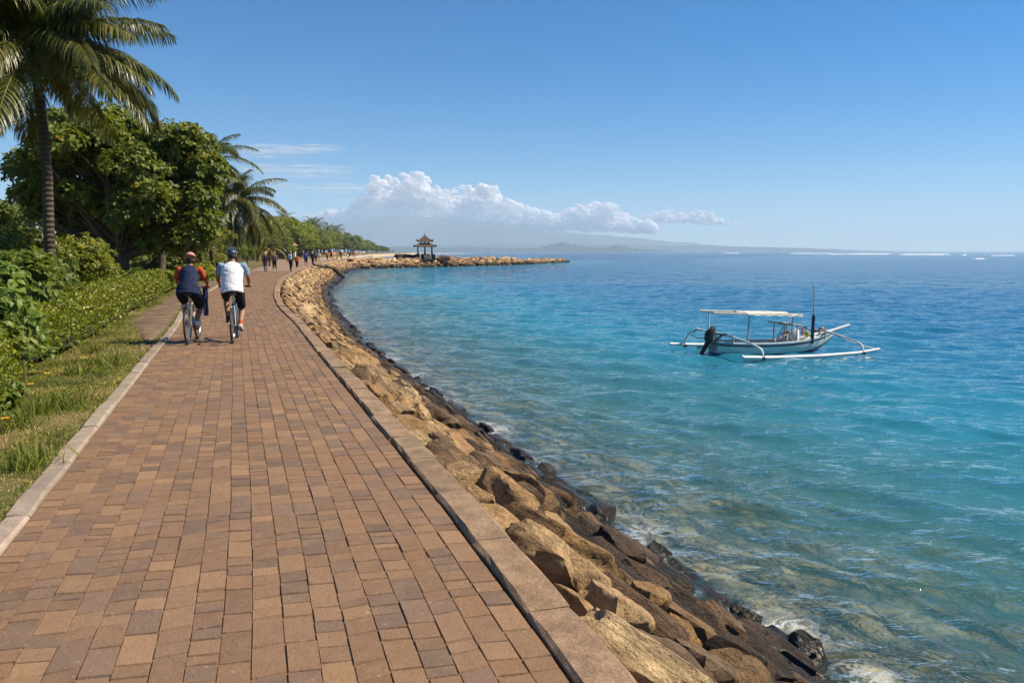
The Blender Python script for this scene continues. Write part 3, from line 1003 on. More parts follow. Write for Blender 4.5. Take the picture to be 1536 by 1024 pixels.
def wisp_material():
    t = NT('cloud wisp'); oc = t.obj_co()
    r = t.n('VectorMath', {0: t.map(oc, (1, 0, 1))}, operation='LENGTH').outputs['Value']
    f = t.noise(1.0, 6, .62, t.map(oc, (2.2, 2.2, 1.5)), .5)
    a = t.math('MULTIPLY', t.mapr(r, .98, .2, 0, 1), t.mapr(f, .34, .68, 0, 1))
    d = t.n('MixShader', {0: .5, 1: t.n('BsdfDiffuse', {'Color': (.93, .91, .91, 1)}).outputs[0], 2: t.n('BsdfTranslucent', {'Color': (.93, .9, .9, 1)}).outputs[0]}).outputs[0]
    return t.out(t.n('MixShader', {0: t.math('MULTIPLY', a, .8), 1: t.n('BsdfTransparent').outputs[0], 2: d}).outputs[0])


CLOUD = cloud_material(); WISP = wisp_material()
bm_ = bmesh.new(); bmesh.ops.create_icosphere(bm_, subdivisions=3, radius=1.0)
ICO_V = np.array([v.co[:] for v in bm_.verts]); ICO_F = np.array([[v.index for v in f.verts] for f in bm_.faces]); bm_.free()


PUFFS = [ICO_V * (1 + .42 * np.array([noise.fractal(Vector(p) * 1.7 + Vector((i * 3.1, 4, 0)), .9, 2.1, 5) for p in ICO_V]))[:, None] for i in range(36)]


def cumulus(name, top, base, y0, n, rmin, rmax, seed, dens=1.0):
    r = np.random.default_rng(seed)
    k = y0 / FOC
    VV, FF = [], []; off = 0
    xs = [p[0] for p in top]
    for i in range(n):
        px = r.uniform(xs[0], xs[-1])
        ty = np.interp(px, [p[0] for p in top], [p[1] for p in top]); by = np.interp(px, [p[0] for p in base], [p[1] for p in base])
        h = max(1.5, by - ty)
        rad = min(r.uniform(rmin, rmax) * (.5 + .5 * r.random()), h * .6 + 1.2)
        f = r.random() ** .75
        py = ty + rad * .9 + f * max(0, h - rad)
        dy = r.uniform(-1, 1) * min(h * 1.0, 40) * k
        c = np.array([(px - 768) * k, y0 + dy, HC + (377 - py) * k])
        P = PUFFS[int(r.integers(len(PUFFS)))] * np.array([1.2, 1.1, .9 if f < .7 else .6]) * rad * k + c
        VV.append(P); FF.append(ICO_F + off); off += len(P)
    me = np_mesh(name, np.vstack(VV), np.vstack(FF), smooth=True)
    return tag(link(name, me, CLOUD), kind='structure')


def wisp(px, py, wpx, hpx, y0, seed):
    k = y0 / FOC
    P = ICO_V.copy()
    o = link('cloud_wisp', np_mesh('cloud_wisp', P, ICO_F, smooth=True), WISP)
    o.scale = (wpx * k / 2, wpx * k / 4, hpx * k / 2)
    o.location = ((px - 768) * k, y0 + seed * 80, HC + (377 - py) * k)
    return tag(o, kind='structure')


TOP = [(436, 332), (455, 325), (478, 322), (500, 312), (520, 317), (537, 306), (552, 296), (566, 268), (576, 257), (590, 260), (603, 270), (612, 258), (622, 254), (640, 266), (655, 279), (672, 284), (690, 279), (706, 276),
       (740, 280), (750, 298), (770, 300), (790, 311), (815, 315), (842, 320), (850, 309), (866, 305), (890, 301), (912, 306), (925, 312), (942, 324), (975, 333)]
BASE = [(436, 336), (500, 333), (560, 330), (640, 336), (740, 341), (850, 346), (975, 346)]
cumulus('cloud', TOP, BASE, 30000, 1500, 2.5, 12, 3)
cumulus('cloud', [(965, 326), (978, 317), (990, 314), (1004, 316), (1020, 320), (1038, 317), (1054, 313), (1066, 319), (1080, 330)], [(965, 333), (1080, 338)], 31000, 230, 2, 6, 5)
cumulus('cloud', [(1088, 332), (1098, 330), (1110, 334), (1125, 338)], [(1088, 338), (1125, 341)], 32000, 24, 1.5, 3.5, 9)
for i, (px, py, w, h) in enumerate([(398, 231, 170, 20), (470, 227, 120, 12), (455, 259, 190, 20), (395, 255, 90, 14), (425, 280, 60, 8), (500, 283, 190, 14), (560, 300, 120, 16), (430, 291, 50, 7)]):
    wisp(px, py, w, h, 29000, i)
# ---------------------------------------------------------------- plants
LEAF4 = (np.array([(0, 0, 0), (.58, .5, .10), (1, 0, -.06), (.58, -.5, .10)]), np.array([(0, 2, 1), (0, 3, 2)]))
LEAF_BIG = (np.array([(0, 0, 0), (.28, .36, .07), (.3, 0, 0), (.28, -.36, .07), (.62, .46, .05), (.64, 0, -.04), (.62, -.46, .05), (1, 0, -.22)]),
            np.array([(0, 2, 1), (0, 3, 2), (1, 2, 4), (2, 5, 4), (2, 3, 6), (2, 6, 5), (4, 5, 7), (5, 6, 7)]))


def unit(v): return v / np.maximum(np.linalg.norm(v, axis=-1, keepdims=True), 1e-9)


def scatter(tpl, pos, ax, up, length, wid, r, tint=None):
    V0, F0 = tpl
    N = len(pos)
    ax = unit(ax); ay = unit(np.cross(up, ax)); az = np.cross(ax, ay)
    L = np.broadcast_to(length, (N,)); W = np.broadcast_to(wid, (N,))
    V = pos[:, None, :] + V0[None, :, 0:1] * (ax * L[:, None])[:, None, :] + V0[None, :, 1:2] * (ay * (L * W)[:, None])[:, None, :] + V0[None, :, 2:3] * (az * L[:, None])[:, None, :]
    F = (F0[None] + (np.arange(N) * len(V0))[:, None, None]).reshape(-1, F0.shape[1])
    if tint is None: tint = r.random(N)
    T = np.repeat(tint, len(V0))
    return V.reshape(-1, 3), F, T


class Leaves:
    def __init__(s): s.V = []; s.F = []; s.T = []; s.o = 0
    def add(s, V, F, T): s.V.append(V); s.F.append(F + s.o); s.T.append(T); s.o += len(V); return s
    def build(s, name, mat, parent=None):
        me = np_mesh(name, np.vstack(s.V), np.vstack(s.F), point={'tint': np.concatenate(s.T)})
        return link(name, me, mat, parent)


def rand_dir(r, n):
    v = r.normal(size=(n, 3)); return unit(v)


def rosettes(lv, r, centres, axes, k, length, wid, tpl=LEAF4, spread=.9, tone=None):
    """k leaves round each twig end"""
    N = len(centres)
    axes = unit(axes)
    ref = np.where(np.abs(axes[:, 2:3]) < .9, np.array([[0, 0, 1.0]]), np.array([[1.0, 0, 0]]))
    e1 = unit(np.cross(axes, ref)); e2 = np.cross(axes, e1)
    a = r.uniform(0, 2 * pi, (N, 1)) + np.arange(k)[None] * 2.4 + r.normal(0, .2, (N, k))
    out = e1[:, None] * np.cos(a)[..., None] + e2[:, None] * np.sin(a)[..., None]
    tilt = r.normal(.25, .28, (N, k))
    d = out * spread + axes[:, None] * tilt[..., None]
    d[..., 2] -= .15
    up = axes[:, None] + r.normal(0, .25, (N, k, 3))
    L = length * r.uniform(.7, 1.15, (N, k))
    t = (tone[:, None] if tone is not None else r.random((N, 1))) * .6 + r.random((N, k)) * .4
    pos = centres[:, None] + out * (length * .06) - axes[:, None] * (np.arange(k)[None, :, None] * length * .05)
    lv.add(*scatter(tpl, pos.reshape(-1, 3), d.reshape(-1, 3), up.reshape(-1, 3), L.ravel(), wid, r, np.clip(t.ravel(), 0, 1)))


def crown_leaves(lv, r, clumps, per_area, length, wid, k=7, tpl=LEAF4, low=-.55):
    for c, rad in clumps:
        rad = np.array(rad if hasattr(rad, '__len__') else (rad, rad, rad * .8))
        n = max(4, int(per_area * (rad[0] * rad[1] + rad[0] * rad[2] + rad[1] * rad[2]) * 4.2))
        d = rand_dir(r, n)
        d = d[d[:, 2] > low]
        f = r.uniform(.55, 1.06, (len(d), 1)) ** .6
        P = np.array(c) + d * rad * f
        ax = d + np.array([0, 0, .65]) + r.normal(0, .3, d.shape)
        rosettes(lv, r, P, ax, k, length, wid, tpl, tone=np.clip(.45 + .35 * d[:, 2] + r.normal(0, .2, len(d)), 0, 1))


def limb(mb, r, a, b, ra, rb, bend=.12, n=7, seg=6):
    a = Vector(a); b = Vector(b); L = (b - a).length
    off = Vector((r.normal(), r.normal(), abs(r.normal()) * .6)) * bend * L
    pts = []; rad = []
    for i in range(seg + 1):
        t = i / seg
        pts.append(a.lerp(b, t) + off * (4 * t * (1 - t)) * .5); rad.append(ra + (rb - ra) * t)
    mb.tube(pts, rad, n)
    return pts


def bark_material(name, a, b, rings=False):
    t = NT(name); co = t.obj_co()
    f = t.noise(1.0, 5, .65, t.map(co, (6, 6, 2.2)))
    c = t.ramp(f, [(.3, a), (.7, b)])
    h = f
    if rings:
        w = t.n('TexWave', {'Vector': co, 'Scale': 2.6, 'Distortion': 1.2, 'Detail': 3, 'Detail Scale': 2.0}, bands_direction='Z').outputs['Fac']
        c = t.mix(t.mapr(w, .0, .45, .55, 0), c, tuple(x * .35 for x in a)); h = t.math('ADD', f, w)
    return t.out(t.principled(color=c, rough=.9, spec=.2, normal=t.bump(h, .8, .03)))


BARK = bark_material('bark', (.045, .032, .022), (.15, .11, .075))
PALM_BARK = bark_material('palm bark', (.052, .038, .029), (.14, .105, .08), True)
LEAF_ALMOND = leaf_material('almond leaf', (.040, .058, .009), (.125, .150, .015), (.29, .275, .03), .34, .54, (.42, .11, .03))
LEAF_BROAD = leaf_material('broad leaf', (.040, .064, .010), (.11, .145, .018), (.23, .24, .034), .3, .5)
LEAF_YELLOW = leaf_material('yellow green leaf', (.075, .11, .010), (.20, .235, .018), (.38, .36, .032), .36, .45)
LEAF_HEDGE = leaf_material('hedge leaf', (.075, .115, .010), (.225, .275, .022), (.44, .43, .045), .34, .42, (.35, .12, .04))
LEAF_SHRUB = leaf_material('shrub leaf', (.045, .085, .011), (.12, .18, .02), (.23, .27, .035), .36, .5)
LEAF_PALM = leaf_material('palm leaflet', (.030, .046, .009), (.085, .10, .02), (.27, .23, .08), .26, .38)
LEAF_PALM_DRY = leaf_material('old palm leaflet', (.16, .12, .03), (.30, .22, .05), (.42, .30, .07), .3, .6)
STEM = pbr('green stem', (.10, .10, .035), .7, .3, 8)


# ---- palms
def frond_mesh(r, L, elev, droop, nl, ll, lw_, hang=.6, name='frond', twist=0.0):
    """a feather leaf that leaves the crown along +X and arches over"""
    st = np.linspace(0, 1, 26)
    e = elev - droop * st ** 1.25
    dx = np.cos(e); dz = np.sin(e)
    X = np.r_[0, np.cumsum((dx[1:] + dx[:-1]) / 2)] * L / 25; Z = np.r_[0, np.cumsum((dz[1:] + dz[:-1]) / 2)] * L / 25
    Yb = twist * L * .12 * st ** 2
    lv = Leaves()
    mb = MB(); mb.tube([(X[i], Yb[i], Z[i]) for i in range(26)], [.028 * L / 4 * (1 - .85 * s) + .003 for s in st], 5)
    V0 = np.array(mb.v); o = len(V0)
    F3 = []
    for f in mb.f:
        for i in range(1, len(f) - 1): F3.append((f[0], f[i], f[i + 1]))
    lv.add(V0, np.array(F3), np.full(o, .92))
    for side in (-1, 1):
        t = np.linspace(.13, 1.0, nl) + r.normal(0, .003, nl)
        t = np.clip(t, .1, 1)
        px, pz, py = np.interp(t, st, X), np.interp(t, st, Z), np.interp(t, st, Yb)
        ee = np.interp(t, st, e)
        T = np.c_[np.cos(ee), np.zeros(nl), np.sin(ee)]
        B = np.c_[-np.sin(ee), np.zeros(nl), np.cos(ee)]
        Y = np.array([[0, 1.0, 0]])
        fwd = np.interp(t, [0, .5, 1], [.45, .75, 1.5])[:, None] + r.normal(0, .06, (nl, 1))
        lift = r.normal(.25, .12, (nl, 1))
        d0 = unit(Y * side + T * fwd + B * lift)
        ln = ll * np.interp(t, [0, .15, .45, .8, 1], [.55, .9, 1.0, .75, .35]) * r.uniform(.88, 1.08, nl)
        hg = hang * r.uniform(.75, 1.25, nl)
        P = np.c_[px, py, pz]
        rows = [P]; d = d0.copy()
        for k in range(4):
            d = unit(d + np.array([[0, 0, -1.0]]) * (hg * (.22 + .28 * k))[:, None])
            rows.append(rows[-1] + d * (ln / 4)[:, None])
        wd = np.array([.55, 1.0, .85, .55, .06]) * lw_ / 2
        V = []
        for k, Pk in enumerate(rows):
            wv = unit(np.cross(d0, np.array([[0, 0, 1.0]]) + B * .3 + r.normal(0, .18, (nl, 3))))
            V += [Pk - wv * wd[k], Pk + wv * wd[k]]
        V = np.stack(V, 1)        # nl,10,3
        F0 = []
        for k in range(4): F0 += [(2 * k, 2 * k + 1, 2 * k + 3), (2 * k, 2 * k + 3, 2 * k + 2)]
        F = (np.array(F0)[None] + (np.arange(nl) * 10)[:, None, None]).reshape(-1, 3)
        base = r.random() * .3
        lv.add(V.reshape(-1, 3), F, np.repeat(np.clip(base + r.random(nl) * .6 + np.where(r.random(nl) < .12, .3, 0), 0, 1), 10))
    return np_mesh(name, np.vstack(lv.V), np.vstack(lv.F), point={'tint': np.concatenate(lv.T)})


def palm_trunk(mb, pts, r0, r1, seg=28, n=12):
    C = catmull(pts, .05); d = np.linspace(0, 1, len(C))
    P = [np.array([np.interp(t, d, C[:, k]) for k in range(3)]) for t in np.linspace(0, 1, seg)]
    rad = [(r0 + (r1 - r0) * t) * (1 + .55 * max(0, 1 - t * 9) ** 2) * (1 + .03 * (i % 2)) for i, t in enumerate(np.linspace(0, 1, seg))]
    mb.tube(P, rad, n)


def palm(label, base, top, nfr, L, seed, group=None, pts=None, r0=.17, r1=.11, az_skip=None, nl=64, ll=.8, lw_=.045, dry=2, variants=None, hang=.6, name='coconut_palm', elow=112, dr0=70, dr1=45):
    r = np.random.default_rng(seed)
    base = Vector(base); top = Vector(top)
    root = empty(name, base); tag(root, label, 'palm tree', group)
    mb = MB()
    mid = pts or [base.lerp(top, .33) + Vector((.05, 0, 0)), base.lerp(top, .7) + Vector((.03, 0, 0))]
    palm_trunk(mb, [base - Vector((0, 0, .1))] + [Vector(p) for p in mid] + [top], r0, r1)
    mb.v = [tuple(Vector(v) - base) for v in mb.v]
    mb.build('trunk', PALM_BARK, root, smooth=True, sharp=60)
    c = top - base
    hb = MB()
    for i in range(10):
        a = i * 2.4; hb.tube([c + Vector((0, 0, -.25)), c + Vector((cos(a) * .12, sin(a) * .12, .1)), c + Vector((cos(a) * .2, sin(a) * .2, .35))], [.07, .06, .03], 6)
    hb.build('crown_shaft', PALM_BARK, root, smooth=True)
    for i in range(nfr):
        f = i / (nfr - 1)
        elev = radians(78) - radians(elow) * f ** .9 + r.normal(0, .08)
        droop = radians(dr0) + radians(dr1) * min(1, f * 1.4) + r.normal(0, .12)
        az = i * 2.399963 + r.normal(0, .16) + seed
        me = frond_mesh(r, L * r.uniform(.88, 1.08) * (1 - .25 * (f < .15)), elev, droop * .8, nl, ll, lw_, hang, twist=r.normal(0, 1))
        me.materials.append(LEAF_PALM_DRY if i >= nfr - dry else LEAF_PALM)
        o = link('frond', me, None, root, c + Vector((cos(az) * .06, sin(az) * .06, .05 - .2 * f)))
        o.rotation_euler = (0, 0, az)
    # nuts
    for k in range(6):
        a = k * 1.1 + .4
        nb = MB(); nb.ball((0, 0, 0), (.11, .11, .14), 10, 7)
        o = nb.build('coconut', STEM, root, smooth=True); o.location = c + Vector((cos(a) * .24, sin(a) * .24, -.22 - .08 * (k % 2)))
    return root


d0 = 19.0
b = at_depth(80, 452, d0); b.z = 0
near_palm = palm('tall coconut palm with drooping fronds cut off by the top left of the view', b, at_depth(50, 70, d0), 50, 3.2, 4, r0=.135, r1=.10,
                 pts=[at_depth(74, 360, d0), at_depth(69, 240, d0)], nl=120, ll=.95, lw_=.036, dry=0, hang=.8, elow=88, dr0=68, dr1=14)
b = at_depth(352, 400, 60); b.z = 0
palm('coconut palm with golden lower fronds leaning over the hedge beyond the almond tree', b, at_depth(354, 302, 60), 36, 4.4, 11, pts=[at_depth(352, 375, 60), at_depth(353, 345, 60)], nl=80, ll=1.05, lw_=.062, dry=5, hang=.7)
b = at_depth(300, 400, 62); b.z = 0
palm('coconut palm rising just behind the right edge of the almond tree', b, at_depth(310, 240, 62), 32, 4.3, 17, nl=80, ll=1.0, lw_=.06, dry=2, hang=.6)
b = at_depth(404, 400, 95); b.z = 0
palm('small palm with orange yellow fronds beside the far walkers', b, at_depth(404, 371, 95), 14, 2.6, 23, nl=30, ll=.6, lw_=.08, dry=7, hang=.5, r0=.12, r1=.1)


# ---- broadleaf trees
def tree(name, label, base, forks, clumps, mat, leaf, wid, per_area, seed, r0=.22, group=None, k=7, tpl=LEAF4, cat='tree', trunk_top=None):
    r = np.random.default_rng(seed)
    base = Vector(base)
    root = empty(name, base); tag(root, label, cat, group)
    mb = MB()
    tt = Vector(trunk_top) - base
    pts = limb(mb, r, (0, 0, -.1), tt, r0 * 1.25, r0 * .8, .05, 10)
    for c, rad in clumps:
        c = Vector(c) - base
        st = pts[int(r.integers(3, len(pts)))]
        limb(mb, r, st, c, r0 * r.uniform(.28, .5), r0 * .08, .16, 6)
    mb.build('trunk', BARK, root, smooth=True, sharp=70)
    lv = Leaves()
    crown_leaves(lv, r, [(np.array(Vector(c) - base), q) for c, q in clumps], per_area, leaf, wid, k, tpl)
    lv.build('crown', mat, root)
    return root


def clump_field(r, cx, cy, rx, ry, depth, n, rad, ydepth, jitter=.0, lobes=None):
    """clumps filling an ellipse of the picture at a distance"""
    out = []
    m = depth / FOC
    for i in range(n):
        a = r.uniform(0, 2 * pi); q = sqrt(r.random())
        dy = r.normal(0, .45) * ydepth
        px, py = cx + rx * q * cos(a), cy + ry * q * sin(a)
        p = at_depth(px, py, depth)
        shrink = sqrt(max(.05, 1 - q * q))
        p = Vector((p.x, depth + max(-ydepth, min(ydepth, dy)) * shrink, p.z))
        out.append((tuple(p), rad * r.uniform(.7, 1.25)))
    return out


r_ = np.random.default_rng(31)
cl = clump_field(r_, 178, 262, 134, 92, 34, 122, .76, 3.4) + clump_field(r_, 60, 262, 48, 44, 34, 13, .55, 1.5) + clump_field(r_, 255, 318, 62, 66, 33.5, 30, .6, 2.2) + clump_field(r_, 105, 335, 55, 30, 34, 11, .55, 2)
b = at_depth(187, 421, 34); b.z = 0
tree('almond_tree', 'large round sea almond tree with dark trunk standing behind the hedge', b, None, cl, LEAF_ALMOND, .27, .66, 9.0, 5, .27, trunk_top=at_depth(186, 335, 34))
cl = clump_field(r_, 262, 348, 52, 44, 41, 26, .75, 2.5)
b = at_depth(238, 408, 38); b.z = 0
tree('shade_tree', 'slender trunked tree between the almond tree and the far palms', b, None, cl, LEAF_BROAD, .24, .55, 8, 6, .15, trunk_top=at_depth(240, 345, 39))
cl = clump_field(r_, 150, 330, 70, 38, 44, 18, .8, 2.5)
b = at_depth(143, 405, 43); b.z = 0
tree('shade_tree', 'tree with a straight grey trunk half hidden behind the almond tree', b, None, cl, LEAF_BROAD, .24, .55, 7, 7, .2, trunk_top=at_depth(143, 345, 43))
cl = clump_field(r_, 312, 366, 34, 30, 55, 14, .8, 2.5)
b = at_depth(322, 405, 54); b.z = 0
tree('shade_tree', 'leafy tree directly behind the two cyclists and below the palms', b, None, cl, LEAF_YELLOW, .22, .5, 8, 8, .16, trunk_top=at_depth(322, 360, 54))
cl = clump_field(r_, 10, 330, 60, 24, 40, 14, .8, 2.5)
b = at_depth(12, 405, 40); b.z = 0
tree('shade_tree', 'low spreading tree at the left edge behind the palm trunk', b, None, cl, LEAF_BROAD, .26, .55, 7, 9, .18, trunk_top=at_depth(12, 360, 40))


# ---- shrubs: one clump each
def shrub(name, label, px, py_top, depth, rx, mat, leaf, wid, per_area, seed, k=6, tpl=LEAF4, group=None, z0=0.0, n=7, ydepth=None, cat='shrub'):
    r = np.random.default_rng(seed)
    top = at_depth(px, py_top, depth)
    H = top.z - z0
    base = Vector((top.x, depth, z0))
    root = empty(name, base); tag(root, label, cat, group)
    cls = []
    for i in range(n):
        a = i * 2.4; q = sqrt((i + .3) / n)
        rad = min(rx * .55, H * .45) * r.uniform(.8, 1.15)
        h = H - rad * .8 - (H * .35) * q * q * r.uniform(.6, 1.2)
        cls.append(((cos(a) * q * rx * .75, sin(a) * q * (ydepth or rx) * .75, max(rad * .5, h)), (rad, rad, rad)))
        if H > 1.2: cls.append(((cos(a) * q * rx * .85, sin(a) * q * (ydepth or rx) * .85, max(rad * .5, h * .45)), (rad, rad, rad)))
    mb = MB()
    for c, _ in cls: limb(mb, r, (r.normal() * .08, r.normal() * .08, -.05), c, .018 + .01 * H, .006, .15, 5)
    mb.build('stem', STEM if H < 2.2 else BARK, root, smooth=True, sharp=70)
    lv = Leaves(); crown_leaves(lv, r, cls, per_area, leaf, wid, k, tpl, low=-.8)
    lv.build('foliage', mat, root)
    return root


LOWLEFT = 'shrubs behind the hedge'
for i, (lab, px, py, d, rx, m, lf, w, dn) in enumerate([
    ('bright yellow green shrub rising behind the hedge right of the palm trunk', 118, 352, 24, 1.1, LEAF_YELLOW, .17, .5, 15),
    ('yellow green shrub spilling over the hedge below the almond trunk', 150, 392, 26, .8, LEAF_YELLOW, .15, .5, 16),
    ('tall leafy shrub left of the palm trunk at the edge of the view', 32, 336, 21, 1.2, LEAF_BROAD, .18, .55, 14),
    ('green shrub with long drooping leaves beside the foot of the palm', 105, 420, 17.5, .5, LEAF_SHRUB, .16, .3, 24),
    ('dense shrub left of the palm foot above the hedge', 22, 372, 15, .9, LEAF_SHRUB, .17, .6, 18),
    ('small round shrub at the foot of the almond tree', 205, 402, 31, .7, LEAF_BROAD, .14, .5, 16),
    ('rounded shrub between the almond trunk and the slender trunk', 220, 390, 40, 1.0, LEAF_BROAD, .18, .55, 12),
    ('pale green shrub behind the woman on the bicycle', 292, 385, 48, 1.2, LEAF_YELLOW, .18, .5, 10),
    ('low bush behind the man in the white shirt', 345, 392, 62, 1.6, LEAF_BROAD, .2, .5, 8),
    ('dark thicket behind the slender trunk', 258, 372, 52, 2.2, LEAF_BROAD, .25, .55, 7),
    ('dark thicket behind the almond trunk', 185, 366, 52, 2.4, LEAF_BROAD, .25, .55, 7),
    ('dark thicket left of the almond trunk', 110, 362, 50, 2.6, LEAF_BROAD, .25, .55, 7),
    ('dark thicket behind the palm trunk', 45, 350, 48, 2.6, LEAF_BROAD, .25, .55, 7),
    ('dark thicket at the far left behind the shrubs', -35, 345, 46, 2.6, LEAF_BROAD, .25, .55, 7),
    ('dark thicket below the far palms', 318, 372, 60, 2.2, LEAF_BROAD, .25, .55, 7)]):
    shrub('thicket' if 'thicket' in lab else 'shrub', lab, px, py, d, rx, m, lf, w, dn, 300 + i, k=6, group=LOWLEFT)
# broad leaved plants in the near left corner
for i, (lab, px, py, d, rx, lf, dn, n) in enumerate([
    ('tall broad leaved plant reaching over the hedge at the left edge', -18, 392, 11.0, .52, .15, 24, 9),
    ('broad leaved plant with large lobed leaves in front of the hedge end', 2, 478, 9.6, .30, .14, 36, 7),
    ('low broad leaved plant spilling onto the grass at the left edge', -12, 566, 8.4, .27, .13, 38, 7),
    ('broad leaved plant half outside the left edge beside the grass', -70, 470, 8.6, .40, .14, 30, 8)]):
    shrub('broadleaf_plant', lab, px, py, d, rx, LEAF_SHRUB, lf, .62, dn, 340 + i, k=5, tpl=LEAF_BIG, n=n, cat='plant', group='broad leaved plants at the left edge')


# ---- hedge
def hedge():
    r = np.random.default_rng(44)
    root = empty('hedge', (-7.4, 12, 0)); tag(root, 'long clipped yellow green hedge bordering the grass and side path', 'hedge')
    front = [ground_point(-12, 645), ground_point(22, 605), ground_point(49, 560), ground_point(90, 540), ground_point(126, 522), ground_point(165, 498), ground_point(197, 474), ground_point(230, 457), ground_point(264, 436), ground_point(300, 421), ground_point(335, 409)]
    C = resample(catmull([(p.x, p.y) for p in front], .1), .1)
    T = np.gradient(C, axis=0); T = smooth1(T, 21); T = unit(T); Nl = np.c_[-T[:, 1], T[:, 0]]
    s = np.arange(len(C)) * .1
    def prof(si, th):      # th 0 front foot .. 1 back foot over the top
        i = np.clip((si / .1).astype(int), 0, len(C) - 1)
        w = 1.15 + .12 * np.sin(si * .9) + .1 * np.sin(si * 2.3 + 1); h = .80 + .05 * np.sin(si * 1.3) + .05 * np.sin(si * .47 + 2) + .04 * np.sin(si * 3.7)
        a = pi * (1 - th)
        ca, sa = np.cos(a), np.sin(a)
        e = .62
        u = .5 - .5 * np.sign(-ca) * -np.abs(ca) ** e * -1
        u = .5 + .5 * np.sign(ca) * np.abs(ca) ** e
        u = 1 - u
        lumps = np.array([noise.noise(Vector((x * 1.6, t_ * 3.0, 4.0))) for x, t_ in zip(si, th)]) * .09
        zz = h * np.abs(sa) ** e
        off = w * u
        P = np.c_[C[i] + Nl[i] * off[:, None], zz]
        nrm = np.c_[Nl[i] * (-(ca)[:, None]) * -1 * -1, sa]
        nrm = np.c_[Nl[i] * ((u - .5) * 2)[:, None], sa * .9]
        return P + unit(nrm) * lumps[:, None], unit(nrm)
    lv = Leaves()
    for s0, s1, dens, lf in ((0, 8, 1200, .075), (8, 18, 780, .085), (18, 34, 400, .11), (34, 70, 190, .15)):
        s1 = min(s1, s[-1]);
        if s1 <= s0: continue
        n = int((s1 - s0) * 2.3 * dens)
        si = r.uniform(s0, s1, n); th = r.beta(1.25, 1.6, n)
        P, nr = prof(si, th)
        P = P + nr * r.normal(-.02, .035, (n, 1))
        d = nr * .5 + r.normal(0, .75, (n, 3)); d[:, 2] += .35
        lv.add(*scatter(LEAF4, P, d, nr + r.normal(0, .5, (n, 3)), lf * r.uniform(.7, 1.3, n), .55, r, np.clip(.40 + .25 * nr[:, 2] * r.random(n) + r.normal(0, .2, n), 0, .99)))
        # young shoots standing out of the clipped face
        m = int((s1 - s0) * 14)
        si = r.uniform(s0, s1, m); th = r.uniform(.25, .75, m); P, nr = prof(si, th)
        rosettes(lv, r, P + nr * r.uniform(.02, .11, (m, 1)), nr + np.array([0, 0, .8]), 6, lf * 1.1, .5, tone=np.full(m, .8))
    for p in lv.V: p -= np.array([-7.4, 12, 0])
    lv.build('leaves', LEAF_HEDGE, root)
    # twiggy dark inside
    sv = np.arange(0, s[-1], .3); V = []; F = []
    ths = np.linspace(0.02, .98, 9)
    for x in sv:
        P, nr = prof(np.full(9, x), ths)
        V.append(P - nr * .10 - np.array([-7.4, 12, 0]))
    V = np.vstack(V)
    for i in range(len(sv) - 1):
        for k in range(8):
            a = i * 9 + k; F.append((a, a + 1, a + 10, a + 9))
    link('branches', np_mesh('branches', V, np.array(F), smooth=True), pbr('hedge twigs', (.028, .032, .012), .95, .5, 12, .6, 30), root)
    return C, Nl


HEDGE_C, HEDGE_N = hedge()


